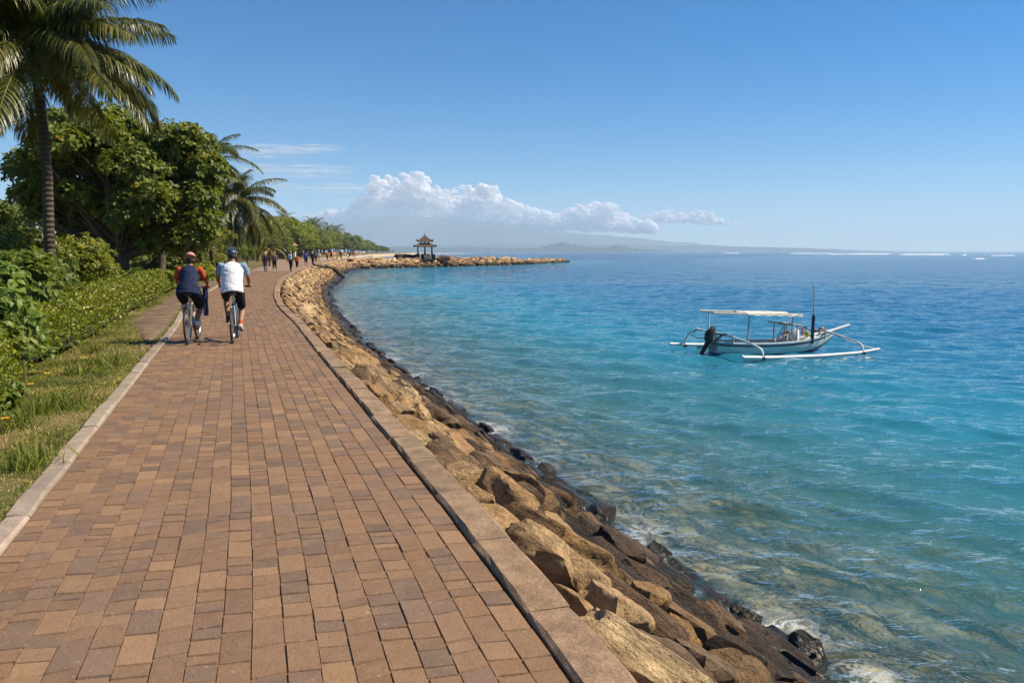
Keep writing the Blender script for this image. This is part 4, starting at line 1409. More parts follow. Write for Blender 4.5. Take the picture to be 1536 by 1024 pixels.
# ---- grass
def grass():
    r = np.random.default_rng(55)
    lv = Leaves()
    t = NT('grass blade')
    c = t.ramp(t.attr('tint', 'Fac'), [(0, (.08, .12, .015)), (.3, (.175, .205, .024)), (.55, (.31, .285, .055)), (.8, (.50, .39, .14)), (1, (.55, .42, .18))])
    p = t.principled(color=c, rough=.6, spec=.3)
    m = t.out(t.n('MixShader', {0: .25, 1: p, 2: t.n('BsdfTranslucent', {'Color': c}).outputs[0]}).outputs[0])
    tpl = (np.array([(0, .5, 0), (0, -.5, 0), (.45, .42, .03), (.45, -.42, .03), (.8, .25, -.02), (.8, -.25, -.02), (1, 0, -.12)]), np.array([(0, 1, 3), (0, 3, 2), (2, 3, 5), (2, 5, 4), (4, 5, 6)]))
    def strip(s0, s1, n, h0, h1):
        s = r.uniform(s0, s1, n)
        i = kidx(s).astype(int)
        wp = width(s)
        # out to the hedge
        reach = np.interp(s, [0, s_at_y(7), s_at_y(11.5), s_at_y(14), s_at_y(20), s_at_y(60)], [2.4, 2.15, 2.1, 1.6, 1.55, 1.4])
        lo = np.interp(s, [0, s_at_y(14.5), s_at_y(20)], [.16, .16, .95])
        off = lo + (reach - lo) * r.random(n)
        P = edge_pt(s, -wp - off)
        pat = np.array([noise.fractal(Vector((a * .9, b_ * .9, 0)), 1, 2, 3) for a, b_ in P])
        keep = (pat + r.normal(0, .25, n) > -.30) | (r.random(n) < .35)
        P, pat, off = P[keep], pat[keep], off[keep]
        k = len(P)
        edge = np.clip((off - lo[keep]) / .5, 0, 1)
        d = np.c_[r.normal(0, .55, (k, 2)), np.ones(k)]
        h = (h0 + (h1 - h0) * np.clip(pat + .4 + .5 * edge, 0, 1.4) * r.random(k)) * r.uniform(.7, 1.2, k)
        tint = np.clip(.62 - .75 * pat - .22 * edge + r.normal(0, .17, k), 0, 1)
        up = r.normal(size=(k, 3)); up[:, 2] = .1
        lv.add(*scatter(tpl, np.c_[P, np.full(k, -.01)], d, up, h, .007 / np.maximum(h, .02) * r.uniform(.7, 1.5, k), r, tint))
    strip(.8, s_at_y(8), 32000, .016, .05)
    strip(s_at_y(8), s_at_y(14), 28000, .016, .055)
    strip(s_at_y(14), s_at_y(30), 12000, .04, .12)
    strip(s_at_y(30), s_at_y(60), 6000, .05, .14)
    # weeds creeping over the kerb's edge
    n = 2600
    s = r.uniform(s_at_y(4), s_at_y(26), n); P = edge_pt(s, -width(s) - .165 - np.abs(r.normal(0, .03, n)))
    kp = np.array([noise.noise(Vector((q * .8, 9, 0))) for q in s]) > -.05
    P = P[kp]; k = len(P)
    d = np.c_[r.normal(0, .8, (k, 2)), np.ones(k) * .8]; up = r.normal(size=(k, 3))
    lv.add(*scatter(tpl, np.c_[P, np.full(k, .0)], d, up, r.uniform(.03, .09, k), .1, r, r.random(k) * .8))
    # broad tufts in the middle of the verge
    for (px, py) in [(60, 620), (95, 610), (120, 560), (155, 545), (170, 548), (25, 640), (140, 528), (40, 700)]:
        g = ground_point(px, py); n = 130
        P = np.c_[g.x + r.normal(0, .10, n), g.y + r.normal(0, .14, n), np.full(n, -.01)]
        d = np.c_[r.normal(0, .5, (n, 2)), np.ones(n)]
        lv.add(*scatter(tpl, P, d, r.normal(size=(n, 3)), r.uniform(.12, .26, n), .055, r, np.clip(r.normal(.28, .12, n), 0, 1)))
    o = lv.build('grass', m)
    tag(o, 'uneven grass of the verge, green and straw coloured', 'grass', kind='stuff')
    # small flowers
    fm = pbr('orange petals', (.85, .38, .02), .5, .15, 30); fy = pbr('yellow petals', (.85, .6, .04), .5, .15, 30)
    for i, (px, py, lab) in enumerate([(71, 573, 'yellow orange flower in the grass beside the hedge foot'), (46, 590, 'orange flower in the grass below the broad leaved plant'), (8, 645, 'orange flower at the left edge of the grass'),
                                       (150, 527, 'yellow flower in the grass where the side path ends'), (128, 548, 'small yellow flower beside the tall grass tuft')]):
        g = ground_point(px, py)
        root = empty('flower', (g.x, g.y, 0)); tag(root, lab, 'flower', 'flowers in the verge')
        mb = MB(); mb.tube([(0, 0, 0), (.01, 0, .06), (.0, .01, .11)], .0025, 5); mb.build('stem', STEM, root)
        mb = MB()
        for k in range(8):
            a = k * pi / 4; R = Matrix.Rotation(a, 3, 'Z') @ Matrix.Rotation(-.3, 3, 'Y')
            mb.ball(Vector((0, .01, .112)) + R @ Vector((.022, 0, 0)), (.022, .011, .003), 8, 5, R)
        mb.build('petals', fm if i in (1, 2) else fy, root, smooth=True)
        mb = MB(); mb.ball((0, .01, .116), (.010, .010, .007), 8, 6); mb.build('flower_centre', STEM, root, smooth=True)


grass()


# ---- the belt of trees along the shore
TB = np.array([(62, -22), (75, -26), (118, -38.5), (150, -44), (200, -52), (261, -64), (350, -82), (520, -113), (800, -137), (1150, -165)])
TOPL = [(250, 300), (330, 316), (380, 326), (410, 321), (440, 331), (460, 336), (500, 343), (540, 356), (570, 367), (592, 374), (640, 376)]
def tree_belt():
    r = np.random.default_rng(66)
    protos = []
    for v in range(7):
        rr = np.random.default_rng(700 + v)
        mat = [LEAF_BROAD, LEAF_ALMOND, LEAF_BROAD, LEAF_YELLOW, LEAF_BROAD, LEAF_BROAD, LEAF_YELLOW][v]
        far = v >= 4
        root = empty('broadleaf_tree', (0, -500, -40))
        cls = []
        for i in range(16 if not far else 11):
            a = i * 2.4; q = sqrt((i + .5) / 16) if not far else sqrt((i + .5) / 11)
            z = .62 + .28 * (1 - q * q) + rr.normal(0, .07)
            cls.append(((cos(a) * q * .36, sin(a) * q * .36, z), (.155 * rr.uniform(.8, 1.25),) * 3))
            if i % 2: cls.append(((cos(a) * q * .42, sin(a) * q * .42, z - .22), (.14,) * 3))
        mb = MB(); pts = limb(mb, rr, (0, 0, -.02), (rr.normal() * .03, 0, .45), .03, .018, .08, 7)
        for c, _ in cls[::2]: limb(mb, rr, pts[4], c, .012, .003, .15, 5)
        link('trunk', mb.mesh('trunk', True, 70), BARK, root)
        lv = Leaves(); crown_leaves(lv, rr, cls, 330 if not far else 130, .036 if not far else .062, .6, 6, low=-.7)
        lv.build('crown', mat, root)
        protos.append(root)
    pp = palm('p', (0, -500, -40), (.2, -500, -33.6), 17, 3.0, 91, nl=22, ll=.8, lw_=.11, dry=2)
    used = set()
    spots = []
    y = 66.0
    k = 0
    while y < 1180:
        for row in range(3):
            tb = np.interp(y, TB[:, 0], TB[:, 1])
            off = [1.5, 5.5, 11][row] + r.uniform(-1, 2.5) + (y - 60) * .006
            spots.append((tb - off, y + r.uniform(-2, 2), row))
        y += 4.2 + .045 * (y - 60) + r.uniform(0, 1.2)
    nlab = 0
    for i, (x, y, row) in enumerate(spots):
        px = 768 + FOC * x / y
        if 432 < px < 486 and y < 212 and y > 120 and row == 1: continue
        top = np.interp(px, [p[0] for p in TOPL], [p[1] for p in TOPL])
        h = (377 - top) * y / FOC + HC
        f = [.62, .86, 1.0][row] * r.uniform(.86, 1.08)
        if px < 400: f *= .72
        if 428 < px < 486 and row == 0 and y < 212: f *= .55
        h = max(2.2, h * f)
        is_palm = (row >= 1 and r.random() < .20)
        far = y > 190
        src = pp if is_palm else protos[int(r.integers(0, 4)) if not far else int(r.integers(4, 7))]
        o = copy_thing(src) if src.name in used else src
        used.add(src.name)
        o.location = (x, y, -.02); o.rotation_euler = (0, 0, r.uniform(0, 6.28))
        s = h / (6.6 if is_palm else 1.08)
        wide = r.uniform(1.0, 1.45) if not is_palm else 1
        o.scale = (s * wide, s * wide, s)
        sz = 'low' if row == 0 else 'taller'
        dist = 'nearest stretch' if y < 100 else 'middle stretch' if y < 200 else 'far stretch' if y < 420 else 'hazy end'
        kind = 'coconut palm' if is_palm else 'yellow green tree' if src in (protos[3], protos[6]) else 'dark green tree'
        where = ['at the front edge of', 'inside', 'at the back of'][row]
        tag(o, f'{kind} {where} the shore tree belt, {dist}', 'palm tree' if is_palm else 'tree', 'trees of the shore belt')
    for p in protos + [pp]:
        if p.name not in used:
            for c in list(p.children): bpy.data.objects.remove(c)
            bpy.data.objects.remove(p)


tree_belt()
# ---------------------------------------------------------------- plain paints and cloths
def paint(name, c, rough=.45, amt=.12, scale=3, spec=.45, bump=0.0, bscale=60): return pbr(name, c, rough, amt, scale, bump, bscale, spec=spec)
def cloth(name, c, amt=.15): return pbr(name, c, .9, amt, 9, .35, 55, spec=.15, bdist=.008)
WHITE = paint('weathered white paint', (.72, .70, .66), .5, .14)
BAMBOO = paint('pale bamboo', (.62, .55, .45), .55, .22, 5)
NAVY = paint('navy paint', (.012, .03, .085), .4, .25)
BLACK = paint('black rubber', (.018, .017, .017), .6, .2)
GREY = paint('grey paint', (.33, .32, .30), .55, .18)
STEEL = pbr('brushed metal', (.55, .55, .55), .3, .1, 12, metal=1.0)
DARKMETAL = pbr('dark metal', (.06, .06, .065), .4, .2, 10, metal=.6)
SKIN = pbr('tanned skin', (.30, .165, .10), .55, .10, 12, spec=.35)
SKIN2 = pbr('brown skin', (.40, .15, .065), .55, .10, 12, spec=.35)
HAIR = pbr('black hair', (.012, .010, .009), .55, .3, 60, .5, 90)


# ---------------------------------------------------------------- people
def body_builder(J, fem=False, hands='grip', s=1.0):
    b = MB()
    v = {k: Vector(p) for k, p in J.items()}
    R_ = (v['shR'] - v['shL']).normalized()
    RH = (v['hipR'] - v['hipL']).normalized()
    spine = (v['neck'] - v['pelvis']).normalized()
    F_ = spine.cross(R_).normalized()
    if fem: W = (.190, .192, .140, .150, .148, .055)
    else: W = (.172, .178, .160, .186, .176, .062)
    D = (.115, .118, .095, .115, .092, .056)
    P = [v['pelvis'] - spine * .07, v['pelvis'] + spine * .03, v['waist'], v['chest'], v['chest'].lerp(v['neck'], .62), v['neck'] + spine * .01]
    b.loft([(p, (RH.lerp(R_, i / 5)) * w * s, F_ * d * s) for i, (p, w, d) in enumerate(zip(P, W, D))], 18)
    hd = v['head']; hu = (hd - v['neck']).normalized()
    b.tube([v['neck'] - spine * .03, hd - hu * .06], [.056 * s, .052 * s], 12)
    M_ = Matrix((R_, F_, R_.cross(F_))).transposed()
    b.ball(hd, (.076 * s, .095 * s, .112 * s), 18, 14, M_)
    b.ball(hd + F_ * .025 * s - M_.col[2] * .062 * s, (.052 * s, .062 * s, .05 * s), 14, 10, M_)      # jaw
    b.ball(hd + F_ * .098 * s - M_.col[2] * .018 * s, (.013 * s, .018 * s, .026 * s), 8, 6, M_)        # nose
    for sg in (-1, 1):
        b.ball(hd + R_ * sg * .078 * s - M_.col[2] * .012 * s - F_ * .008, (.012 * s, .022 * s, .032 * s), 8, 6, M_)
        b.ball(hd + R_ * sg * .03 * s + F_ * .085 * s + M_.col[2] * .012 * s, (.016 * s, .010 * s, .008 * s), 8, 6, M_)
    for sd in 'LR':
        sh, el, wr = v['sh' + sd], v['el' + sd], v['wr' + sd]
        b.ball(sh - spine * .012, .053 * s, 12, 8)
        b.tube([v['chest'].lerp(sh, .5), sh, sh.lerp(el, .3), sh.lerp(el, .75), el], [r * s for r in (.058, .056, .051, .043, .040)], 12)
        b.tube([sh.lerp(el, .93), el.lerp(wr, .25), el.lerp(wr, .7), wr], [r * s for r in (.040, .043, .033, .026)], 12)
        # hand: palm, four fingers and the thumb
        d = (wr - el).normalized(); side = 1 if sd == 'R' else -1
        if hands == 'grip':
            b.ball(wr + d * .045, (.040 * s, .045 * s, .020 * s), 10, 8)
            for k in range(4):
                o_ = wr + d * (.065) + Vector((side * (-.030 + .020 * k), 0, .004))
                ln = (.030, .034, .032, .026)[k]
                b.tube([o_, o_ + Vector((0, ln, .004)), o_ + Vector((0, ln * 1.35, -.022)), o_ + Vector((0, ln * .9, -.040))], [.0092, .0088, .0082, .0072], 6)
            o_ = wr + d * .03 + Vector((-side * .034, 0, -.004))
            b.tube([o_, o_ + Vector((-side * .014, .024, -.014)), o_ + Vector((-side * .008, .046, -.026))], [.0115, .010, .008], 6)
        else:
            dn = Vector((0, .06, -1)).normalized()
            b.ball(wr + dn * .045, (.018 * s, .040 * s, .048 * s), 10, 8)
            for k in range(4):
                o_ = wr + dn * .085 + F_ * (.028 - .019 * k)
                ln = (.036, .042, .039, .030)[k]
                b.tube([o_, o_ + dn * ln + F_ * .004, o_ + dn * ln * 1.8 + F_ * .002 - R_ * side * .012], [.0092, .0085, .007], 6)
            o_ = wr + dn * .035 + F_ * .036
            b.tube([o_, o_ + dn * .03 + F_ * .016, o_ + dn * .055 + F_ * .016], [.011, .0095, .0075], 6)
        hp, kn, an, to = v['hip' + sd], v['kn' + sd], v['an' + sd], v['to' + sd]
        b.tube([hp + spine * .05, hp, hp.lerp(kn, .35), hp.lerp(kn, .8), kn], [r * s * (1.08 if fem else 1) for r in (.07, .088, .084, .064, .056)], 14)
        b.tube([hp.lerp(kn, .92), kn, kn.lerp(an, .28), kn.lerp(an, .65), an], [r * s for r in (.058, .055, .058, .044, .034)], 12)
        b.tube([an, an.lerp(to, .5) - Vector((0, 0, .012)), to], [.034 * s, .034 * s, .026 * s], 10)
    return b, v, R_, F_, spine, M_


def garment(name, mb, voxel, mat, parent, loc=None):
    me = remeshed(mb, name, voxel, 3)
    if voxel < .02:      # folds
        co = np.empty(len(me.vertices) * 3, dtype=np.float32); no = np.empty_like(co)
        me.vertices.foreach_get('co', co); me.vertices.foreach_get('normal', no)
        co = co.reshape(-1, 3); no = no.reshape(-1, 3)
        d = np.array([noise.noise(Vector((q[0] * 7 + q[2] * 3, q[1] * 7, q[2] * 17))) + .5 * noise.noise(Vector((q[0] * 19 - q[2] * 9, q[1] * 19, q[2] * 30))) for q in co])
        me.vertices.foreach_set('co', (co + no * (.007 * d)[:, None]).astype(np.float32).ravel()); me.update()
    o = link(name, me, mat, parent)
    if loc is not None: o.location = loc
    return o


def top_shape(v, R_, F_, spine, fem=False, s=1.0, grow=.014, sleeve=.55, hem=.06, torso=True, sleeves=True):
    b = MB()
    RH = (v['hipR'] - v['hipL']).normalized()
    if fem: W = (.205, .198, .150, .160, .154, .062)
    else: W = (.190, .190, .176, .198, .184, .070)
    D = (.126, .126, .106, .124, .100, .064)
    P = [v['pelvis'] - spine * (.07 - hem), v['pelvis'] + spine * .06, v['waist'], v['chest'], v['chest'].lerp(v['neck'], .62), v['neck'] - spine * .012]
    if torso:
        b.loft([(p, RH.lerp(R_, i / 5) * (w + grow) * s, F_ * (d + grow) * s) for i, (p, w, d) in enumerate(zip(P, W, D))], 20)
    if sleeves:
        for sd in 'LR':
            sh, el, wr = v['sh' + sd], v['el' + sd], v['wr' + sd]
            b.ball(sh - spine * .012, .054 * s + grow, 12, 8)
            if sleeve <= 1: b.tube([v['chest'].lerp(sh, .6), sh, sh.lerp(el, sleeve * .5), sh.lerp(el, sleeve)], [(.056 + grow) * s, (.056 + grow) * s, (.053 + grow) * s, (.051 + grow) * s], 12)
            else:
                t = sleeve - 1
                b.tube([v['chest'].lerp(sh, .6), sh, sh.lerp(el, .5), el, el.lerp(wr, t * .5), el.lerp(wr, t)], [(x + grow) * s for x in (.066, .060, .050, .043, .041, .034)], 12)
    return b


def legs_shape(v, R_, F_, spine, fem=False, s=1.0, grow=.012, length=.8):
    b = MB()
    RH = (v['hipR'] - v['hipL']).normalized()
    w = .198 if fem else .182
    b.loft([(v['pelvis'] - spine * .085, RH * (w - .03), F_ * .10), (v['pelvis'] - spine * .03, RH * (w + grow), F_ * (.122 + grow)), (v['pelvis'] + spine * .09, RH * (w - .012 + grow), F_ * (.112 + grow))], 18)
    for sd in 'LR':
        hp, kn, an = v['hip' + sd], v['kn' + sd], v['an' + sd]
        k = 1.08 if fem else 1
        t = min(1, length)
        b.tube([hp + spine * .04, hp, hp.lerp(kn, .4 * t), hp.lerp(kn, t)], [(.072 * k + grow), (.092 * k + grow), (.086 * k + grow), ((.086 - .028 * t) * k + grow * 1.2)], 14)
        if length > 1:
            u = length - 1
            b.tube([hp.lerp(kn, .93), kn, kn.lerp(an, .35 * u), kn.lerp(an, u)], [.060 + grow, .058 + grow, .058 + grow * 1.1, .046 + grow * 1.1], 12)
    return b


def shoe(mb, an, to, s=1.0):
    d = (to - an); f = Vector((d.x, d.y, d.z))
    heel = an - f.normalized() * .045 + Vector((0, 0, -.035))
    ball = to + Vector((0, 0, -.012)); toe = to + f.normalized() * .05 + Vector((0, 0, -.012))
    side = f.cross(Vector((0, 0, 1))).normalized(); up = side.cross(f.normalized())
    mb.loft([(heel - f.normalized() * .012, side * .024, up * .026), (heel + up * .012, side * .036, up * .048), (heel.lerp(ball, .4) + up * .012, side * .040, up * .046), (ball, side * .046, up * .034), (toe, side * .030, up * .018)], 14)


def pose_stand(h=1.7, stride=0.0, lean=0.0, swing=0.0, arm=0.0):
    k = h / 1.72
    P = dict(pelvis=(0, 0, .95), waist=(0, .0, 1.10), chest=(0, .01 + lean * .3, 1.30), neck=(0, .0 + lean * .5, 1.47), head=(0, .025 + lean * .7, 1.61),
             shL=(-.185, lean * .4, 1.41), shR=(.185, lean * .4, 1.41), elL=(-.235, -.03 - swing * .12, 1.13), elR=(.235, -.03 + swing * .12, 1.13),
             wrL=(-.235, .05 - swing * .2 + arm, .90 + arm * .8), wrR=(.235, .05 + swing * .2 + arm, .90 + arm * .8),
             hipL=(-.092, 0, .91), hipR=(.092, 0, .91), knL=(-.10, .04 + stride * .17, .50), knR=(.10, .04 - stride * .06, .50),
             anL=(-.10, -.02 + stride * .24, .09), anR=(.10, -.02 - stride * .30, .11 + .05 * abs(stride)), toL=(-.115, .11 + stride * .24, .04), toR=(.115, .10 - stride * .27, .04))
    return {a: tuple(c * k for c in p) for a, p in P.items()}


# ---------------------------------------------------------------- bicycle
def bicycle(label, loc, rz, frame_mat, crank, rear_rack=False, lean=0.0):
    root = empty('bicycle', loc, rz); root.rotation_euler = (0, lean, rz); tag(root, label, 'bicycle')
    RA, FA, BB, ST, HT, HB = Vector((0, -.44, .34)), Vector((0, .63, .34)), Vector((0, 0, .29)), Vector((0, -.14, .74)), Vector((0, .44, .88)), Vector((0, .48, .70))
    mb = MB()
    for a, b_, r in ((BB, ST, .018), (ST, HT, .017), (BB, HB, .022), (HB, HT, .024)): mb.tube([a, b_], r, 10)
    for sg in (-1, 1):
        mb.tube([BB + Vector((sg * .03, -.02, 0)), RA + Vector((sg * .065, 0, 0))], [.011, .009], 8)
        mb.tube([ST + Vector((sg * .015, 0, 0)), RA + Vector((sg * .065, 0, 0))], [.010, .008], 8)
    mb.build('frame', frame_mat, root, smooth=True)
    mb = MB()
    for sg in (-1, 1): mb.tube([HB + Vector((sg * .02, .0, -.0)), HB + Vector((sg * .055, .03, -.06)), FA + Vector((sg * .055, 0, 0))], [.015, .015, .010], 8)
    mb.build('fork', frame_mat, root, smooth=True)
    for ax in (RA, FA):
        w = MB(); w.torus((0, 0, 0), .325, .020, 'X', 44, 8)
        t = w.build('tyre', BLACK, None, smooth=True); t.parent = root; t.location = ax; t.name = 'wheel'
        w = MB(); w.torus((0, 0, 0), .300, .012, 'X', 40, 6); w.build('rim', STEEL, t, smooth=True)
        w = MB()
        for k in range(28):
            a = 2 * pi * k / 28; o_ = .025 * (1 if k % 2 else -1)
            w.tube([(o_, cos(a + .3) * .02, sin(a + .3) * .02), (0, cos(a) * .295, sin(a) * .295)], .0016, 4)
        w.build('spokes', STEEL, t)
        w = MB(); w.tube([(-.06, 0, 0), (.06, 0, 0)], .018, 10); w.build('hub', STEEL, t, smooth=True)
    mb = MB(); mb.tube([ST - (ST - BB).normalized() * .03, Vector((0, -.20, .915))], .014, 8); mb.build('seat_post', STEEL, root, smooth=True)
    mb = MB(); mb.loft([((0, -.335, .925), (.04, 0, 0), (0, 0, .02)), ((0, -.31, .935), (.085, 0, 0), (0, 0, .035)), ((0, -.24, .935), (.08, 0, 0), (0, 0, .03)), ((0, -.14, .935), (.035, 0, 0), (0, 0, .024)), ((0, -.04, .93), (.02, 0, 0), (0, 0, .015))], 12)
    mb.build('saddle', BLACK, root, smooth=True)
    mb = MB()
    mb.tube([HT, HT + Vector((0, -.01, .10)), HT + Vector((0, .04, .15))], .014, 8)
    mb.tube([(-.29, .37, 1.055), (-.17, .41, 1.05), (-.05, .47, 1.03), (.05, .47, 1.03), (.17, .41, 1.05), (.29, .37, 1.055)], .012, 8)
    hb = mb.build('handlebar', DARKMETAL, root, smooth=True)
    for sg in (-1, 1):
        g = MB(); g.tube([(sg * .20, .40, 1.051), (sg * .305, .362, 1.056)], .017, 10); g.build('grip', BLACK, hb, smooth=True)
    c, s_ = cos(crank), sin(crank)
    pr = BB + Vector((.0, .17 * c, .17 * s_)); pl = BB - Vector((.0, .17 * c, .17 * s_))
    mb = MB(); mb.torus(BB + Vector((.05, 0, 0)), .085, .006, 'X', 28, 6); mb.tube([BB + Vector((-.07, 0, 0)), BB + Vector((.07, 0, 0))], .02, 10)
    mb.tube([BB + Vector((.07, 0, 0)), pr + Vector((.08, 0, 0))], .011, 8); mb.tube([BB + Vector((-.07, 0, 0)), pl + Vector((-.08, 0, 0))], .011, 8)
    for k in range(5): mb.tube([BB + Vector((.05, 0, 0)), BB + Vector((.05, .083 * cos(k * 1.257), .083 * sin(k * 1.257)))], .006, 5)
    mb.build('crank', DARKMETAL, root, smooth=True)
    for p, sg in ((pr, 1), (pl, -1)):
        g = MB(); g.box(p + Vector((sg * .13, 0, 0)), (.09, .075, .022), bev=.006); g.build('pedal', BLACK, root)
    mb = MB()
    for zt, zb in ((.083, .045), (-.083, -.045)): mb.tube([BB + Vector((.05, 0, zt)), RA + Vector((.05, 0, zb))], .004, 5)
    mb.build('chain', DARKMETAL, root)
    if rear_rack:
        mb = MB()
        for sg in (-1, 1): mb.tube([RA + Vector((sg * .075, 0, 0)), (sg * .07, -.44, .72), (sg * .07, -.2, .74)], .007, 6)
        mb.tube([(-.07, -.62, .735), (.07, -.62, .735)], .007, 6)
        for sg in (-1, 1): mb.tube([(sg * .07, -.62, .735), (sg * .07, -.2, .74)], .007, 6)
        mb.build('rack', STEEL, root, smooth=True)
    # mudguard stays and brake cables
    mb = MB(); mb.tube([(0, .47, 1.04), (.05, .60, .98), (.02, .52, .80)], .004, 5); mb.tube([(.1, .44, 1.04), (.1, .56, 1.0), (.02, .50, .82)], .004, 5); mb.build('cables', BLACK, root)
    return root


def rider(label, loc, rz, J, fem, skin):
    b, v, R_, F_, spine, M_ = body_builder(J, fem, 'grip')
    me = remeshed(b, 'person', .0085, 2)
    o = link('person', me, skin); o.location = loc; o.rotation_euler = (0, 0, rz)
    tag(o, label, 'person')
    return o, v, R_, F_, spine, M_


HEAD = radians(14)
# man in white
J = dict(pelvis=(0, -.19, 1.02), waist=(0, -.155, 1.16), chest=(0, -.05, 1.37), neck=(0, .03, 1.53), head=(0, .085, 1.675),
         shL=(-.205, -.01, 1.47), shR=(.205, -.01, 1.47), elL=(-.285, .09, 1.24), elR=(.285, .09, 1.24), wrL=(-.275, .30, 1.10), wrR=(.275, .30, 1.10),
         hipL=(-.115, -.17, .98), hipR=(.115, -.17, .98), knL=(-.16, .24, .83), knR=(.15, .12, .61), anL=(-.125, .07, .46), anR=(.125, -.21, .34), toL=(-.13, .19, .40), toR=(.13, -.10, .255))
gp = ground_point(349.5, 515)
mloc = (gp.x - sin(HEAD) * .44, gp.y + cos(HEAD) * .44, .004)
bicycle('blue framed bicycle ridden by the man in the white shirt', mloc, HEAD, paint('teal blue frame', (.04, .13, .19), .3), radians(205))
man, v, R_, F_, spine, M_ = rider('man in white shirt and dark helmet riding a bicycle away along the path', mloc, HEAD, J, False, SKIN)
garment('shirt', top_shape(v, R_, F_, spine, False, 1.0, .017, sleeves=False, hem=-.01), .011, cloth('white jersey', (.78, .78, .80), .05), man)
garment('sleeves', top_shape(v, R_, F_, spine, False, 1.0, .021, sleeve=.72, torso=False), .011, cloth('pale blue sleeve', (.22, .33, .45), .35), man)
garment('shorts', legs_shape(v, R_, F_, spine, False, 1.0, .012, .86), .011, cloth('black shorts', (.016, .016, .020)), man)
mb = MB(); shoe(mb, v['anR'], v['toR']); mb.build('shoe', paint('white shoe', (.68, .64, .60), .6), man, smooth=True)
mb = MB(); shoe(mb, v['anL'], v['toL']); mb.build('shoe', paint('dark shoe', (.03, .028, .028), .6), man, smooth=True)
mb = MB(); mb.tube([v['anR'] + Vector((0, 0, .0)), v['anR'] + Vector((0, .02, .075))], [.043, .042], 12); mb.build('sock', cloth('orange sock', (.55, .12, .03)), man, smooth=True)
def helmet(head, R3, col, parent, name='helmet', vents=True, brim=False, sc=1.0):
    mb = MB(); U = R3.col[2]
    secs = []
    for k in range(9):
        ph = radians(-8 + 98 * k / 8)
        secs.append((head + U * (.118 * sin(ph)) * sc + U * .022, R3.col[0] * .098 * max(.04, cos(ph)) * sc, R3.col[1] * .125 * max(.04, cos(ph)) * sc))
    mb.loft(secs, 20)
    if vents:
        for k in (-2, -1, 0, 1, 2):
            pts = []
            for j in range(7):
                th = radians(20 + 140 * j / 6)
                q = head + R3.col[0] * .030 * k * sc + R3.col[1] * (-.122 * cos(th)) * sc + U * (.128 * sin(th) * (1 - .05 * abs(k)) + .020) * sc
                pts.append(q)
            mb.tube(pts, .013, 6)
    if brim:
        mb.loft([(head + U * .018 + R3.col[1] * .0, R3.col[0] * .118, R3.col[1] * .165), (head + U * .012, R3.col[0] * .122, R3.col[1] * .172), (head + U * .028, R3.col[0] * .098, R3.col[1] * .122)], 22)
    return mb.build(name, col, parent, smooth=True, sharp=50)
helmet(v['head'], M_, paint('slate blue helmet', (.055, .075, .125), .3, .3, 6), man)
mb = MB(); mb.ball(v['head'] - F_ * .018 - Vector((0, 0, .03)), (.082, .088, .085), 14, 10); mb.build('hair', HAIR, man, smooth=True)

# woman with the pink cap
J = dict(pelvis=(0, -.20, 1.00), waist=(0, -.15, 1.13), chest=(0, -.03, 1.32), neck=(0, .05, 1.46), head=(.01, .11, 1.595),
         shL=(-.185, .0, 1.405), shR=(.185, .0, 1.405), elL=(-.255, .10, 1.21), elR=(.275, .09, 1.20), wrL=(-.265, .30, 1.09), wrR=(.275, .30, 1.09),
         hipL=(-.12, -.18, .96), hipR=(.12, -.18, .96), knL=(-.155, .20, .78), knR=(.15, .15, .66), anL=(-.125, .05, .42), anR=(.125, -.20, .40), toL=(-.13, .17, .37), toR=(.13, -.09, .32))
gp = ground_point(282.5, 516.5)
HW = radians(12)
wloc = (gp.x - sin(HW) * .44, gp.y + cos(HW) * .44, .004)
bicycle('silver framed bicycle with a rear rack ridden by the woman in the pink cap', wloc, HW, paint('silver frame', (.42, .40, .37), .3), radians(188), rear_rack=True)
wom, v, R_, F_, spine, M_ = rider('woman in pink cap and navy vest with orange sleeves riding a bicycle', wloc, HW, J, True, SKIN2)
garment('vest', top_shape(v, R_, F_, spine, True, 1.0, .018, sleeves=False, hem=-.03), .011, cloth('navy vest', (.022, .030, .068), .3), wom)
garment('sleeves', top_shape(v, R_, F_, spine, True, 1.0, .012, sleeve=.98, torso=False), .011, cloth('orange sleeve', (.46, .085, .03)), wom)
garment('shorts', legs_shape(v, R_, F_, spine, True, 1.0, .016, .90), .011, cloth('black leggings', (.012, .012, .018)), wom)
mb = MB(); shoe(mb, v['anR'], v['toR']); mb.build('shoe', paint('pale shoe', (.62, .60, .58), .6), wom, smooth=True)
mb = MB(); shoe(mb, v['anL'], v['toL']); mb.build('shoe', paint('dark shoe', (.03, .028, .028), .6), wom, smooth=True)
helmet(v['head'] + Vector((0, 0, .005)), M_, cloth('dusty pink cap', (.56, .25, .24), .12), wom, 'cap', vents=False, brim=True, sc=.97)
mb = MB(); mb.ball(v['head'] - F_ * .022 - Vector((0, 0, .035)), (.084, .088, .088), 14, 10); mb.tube([v['head'] - F_ * .09 - Vector((0, 0, .02)), v['head'] - F_ * .10 - Vector((0, 0, .10)), v['head'] - F_ * .07 - Vector((0, 0, .15))], [.05, .04, .02], 10); mb.build('hair', HAIR, wom, smooth=True)
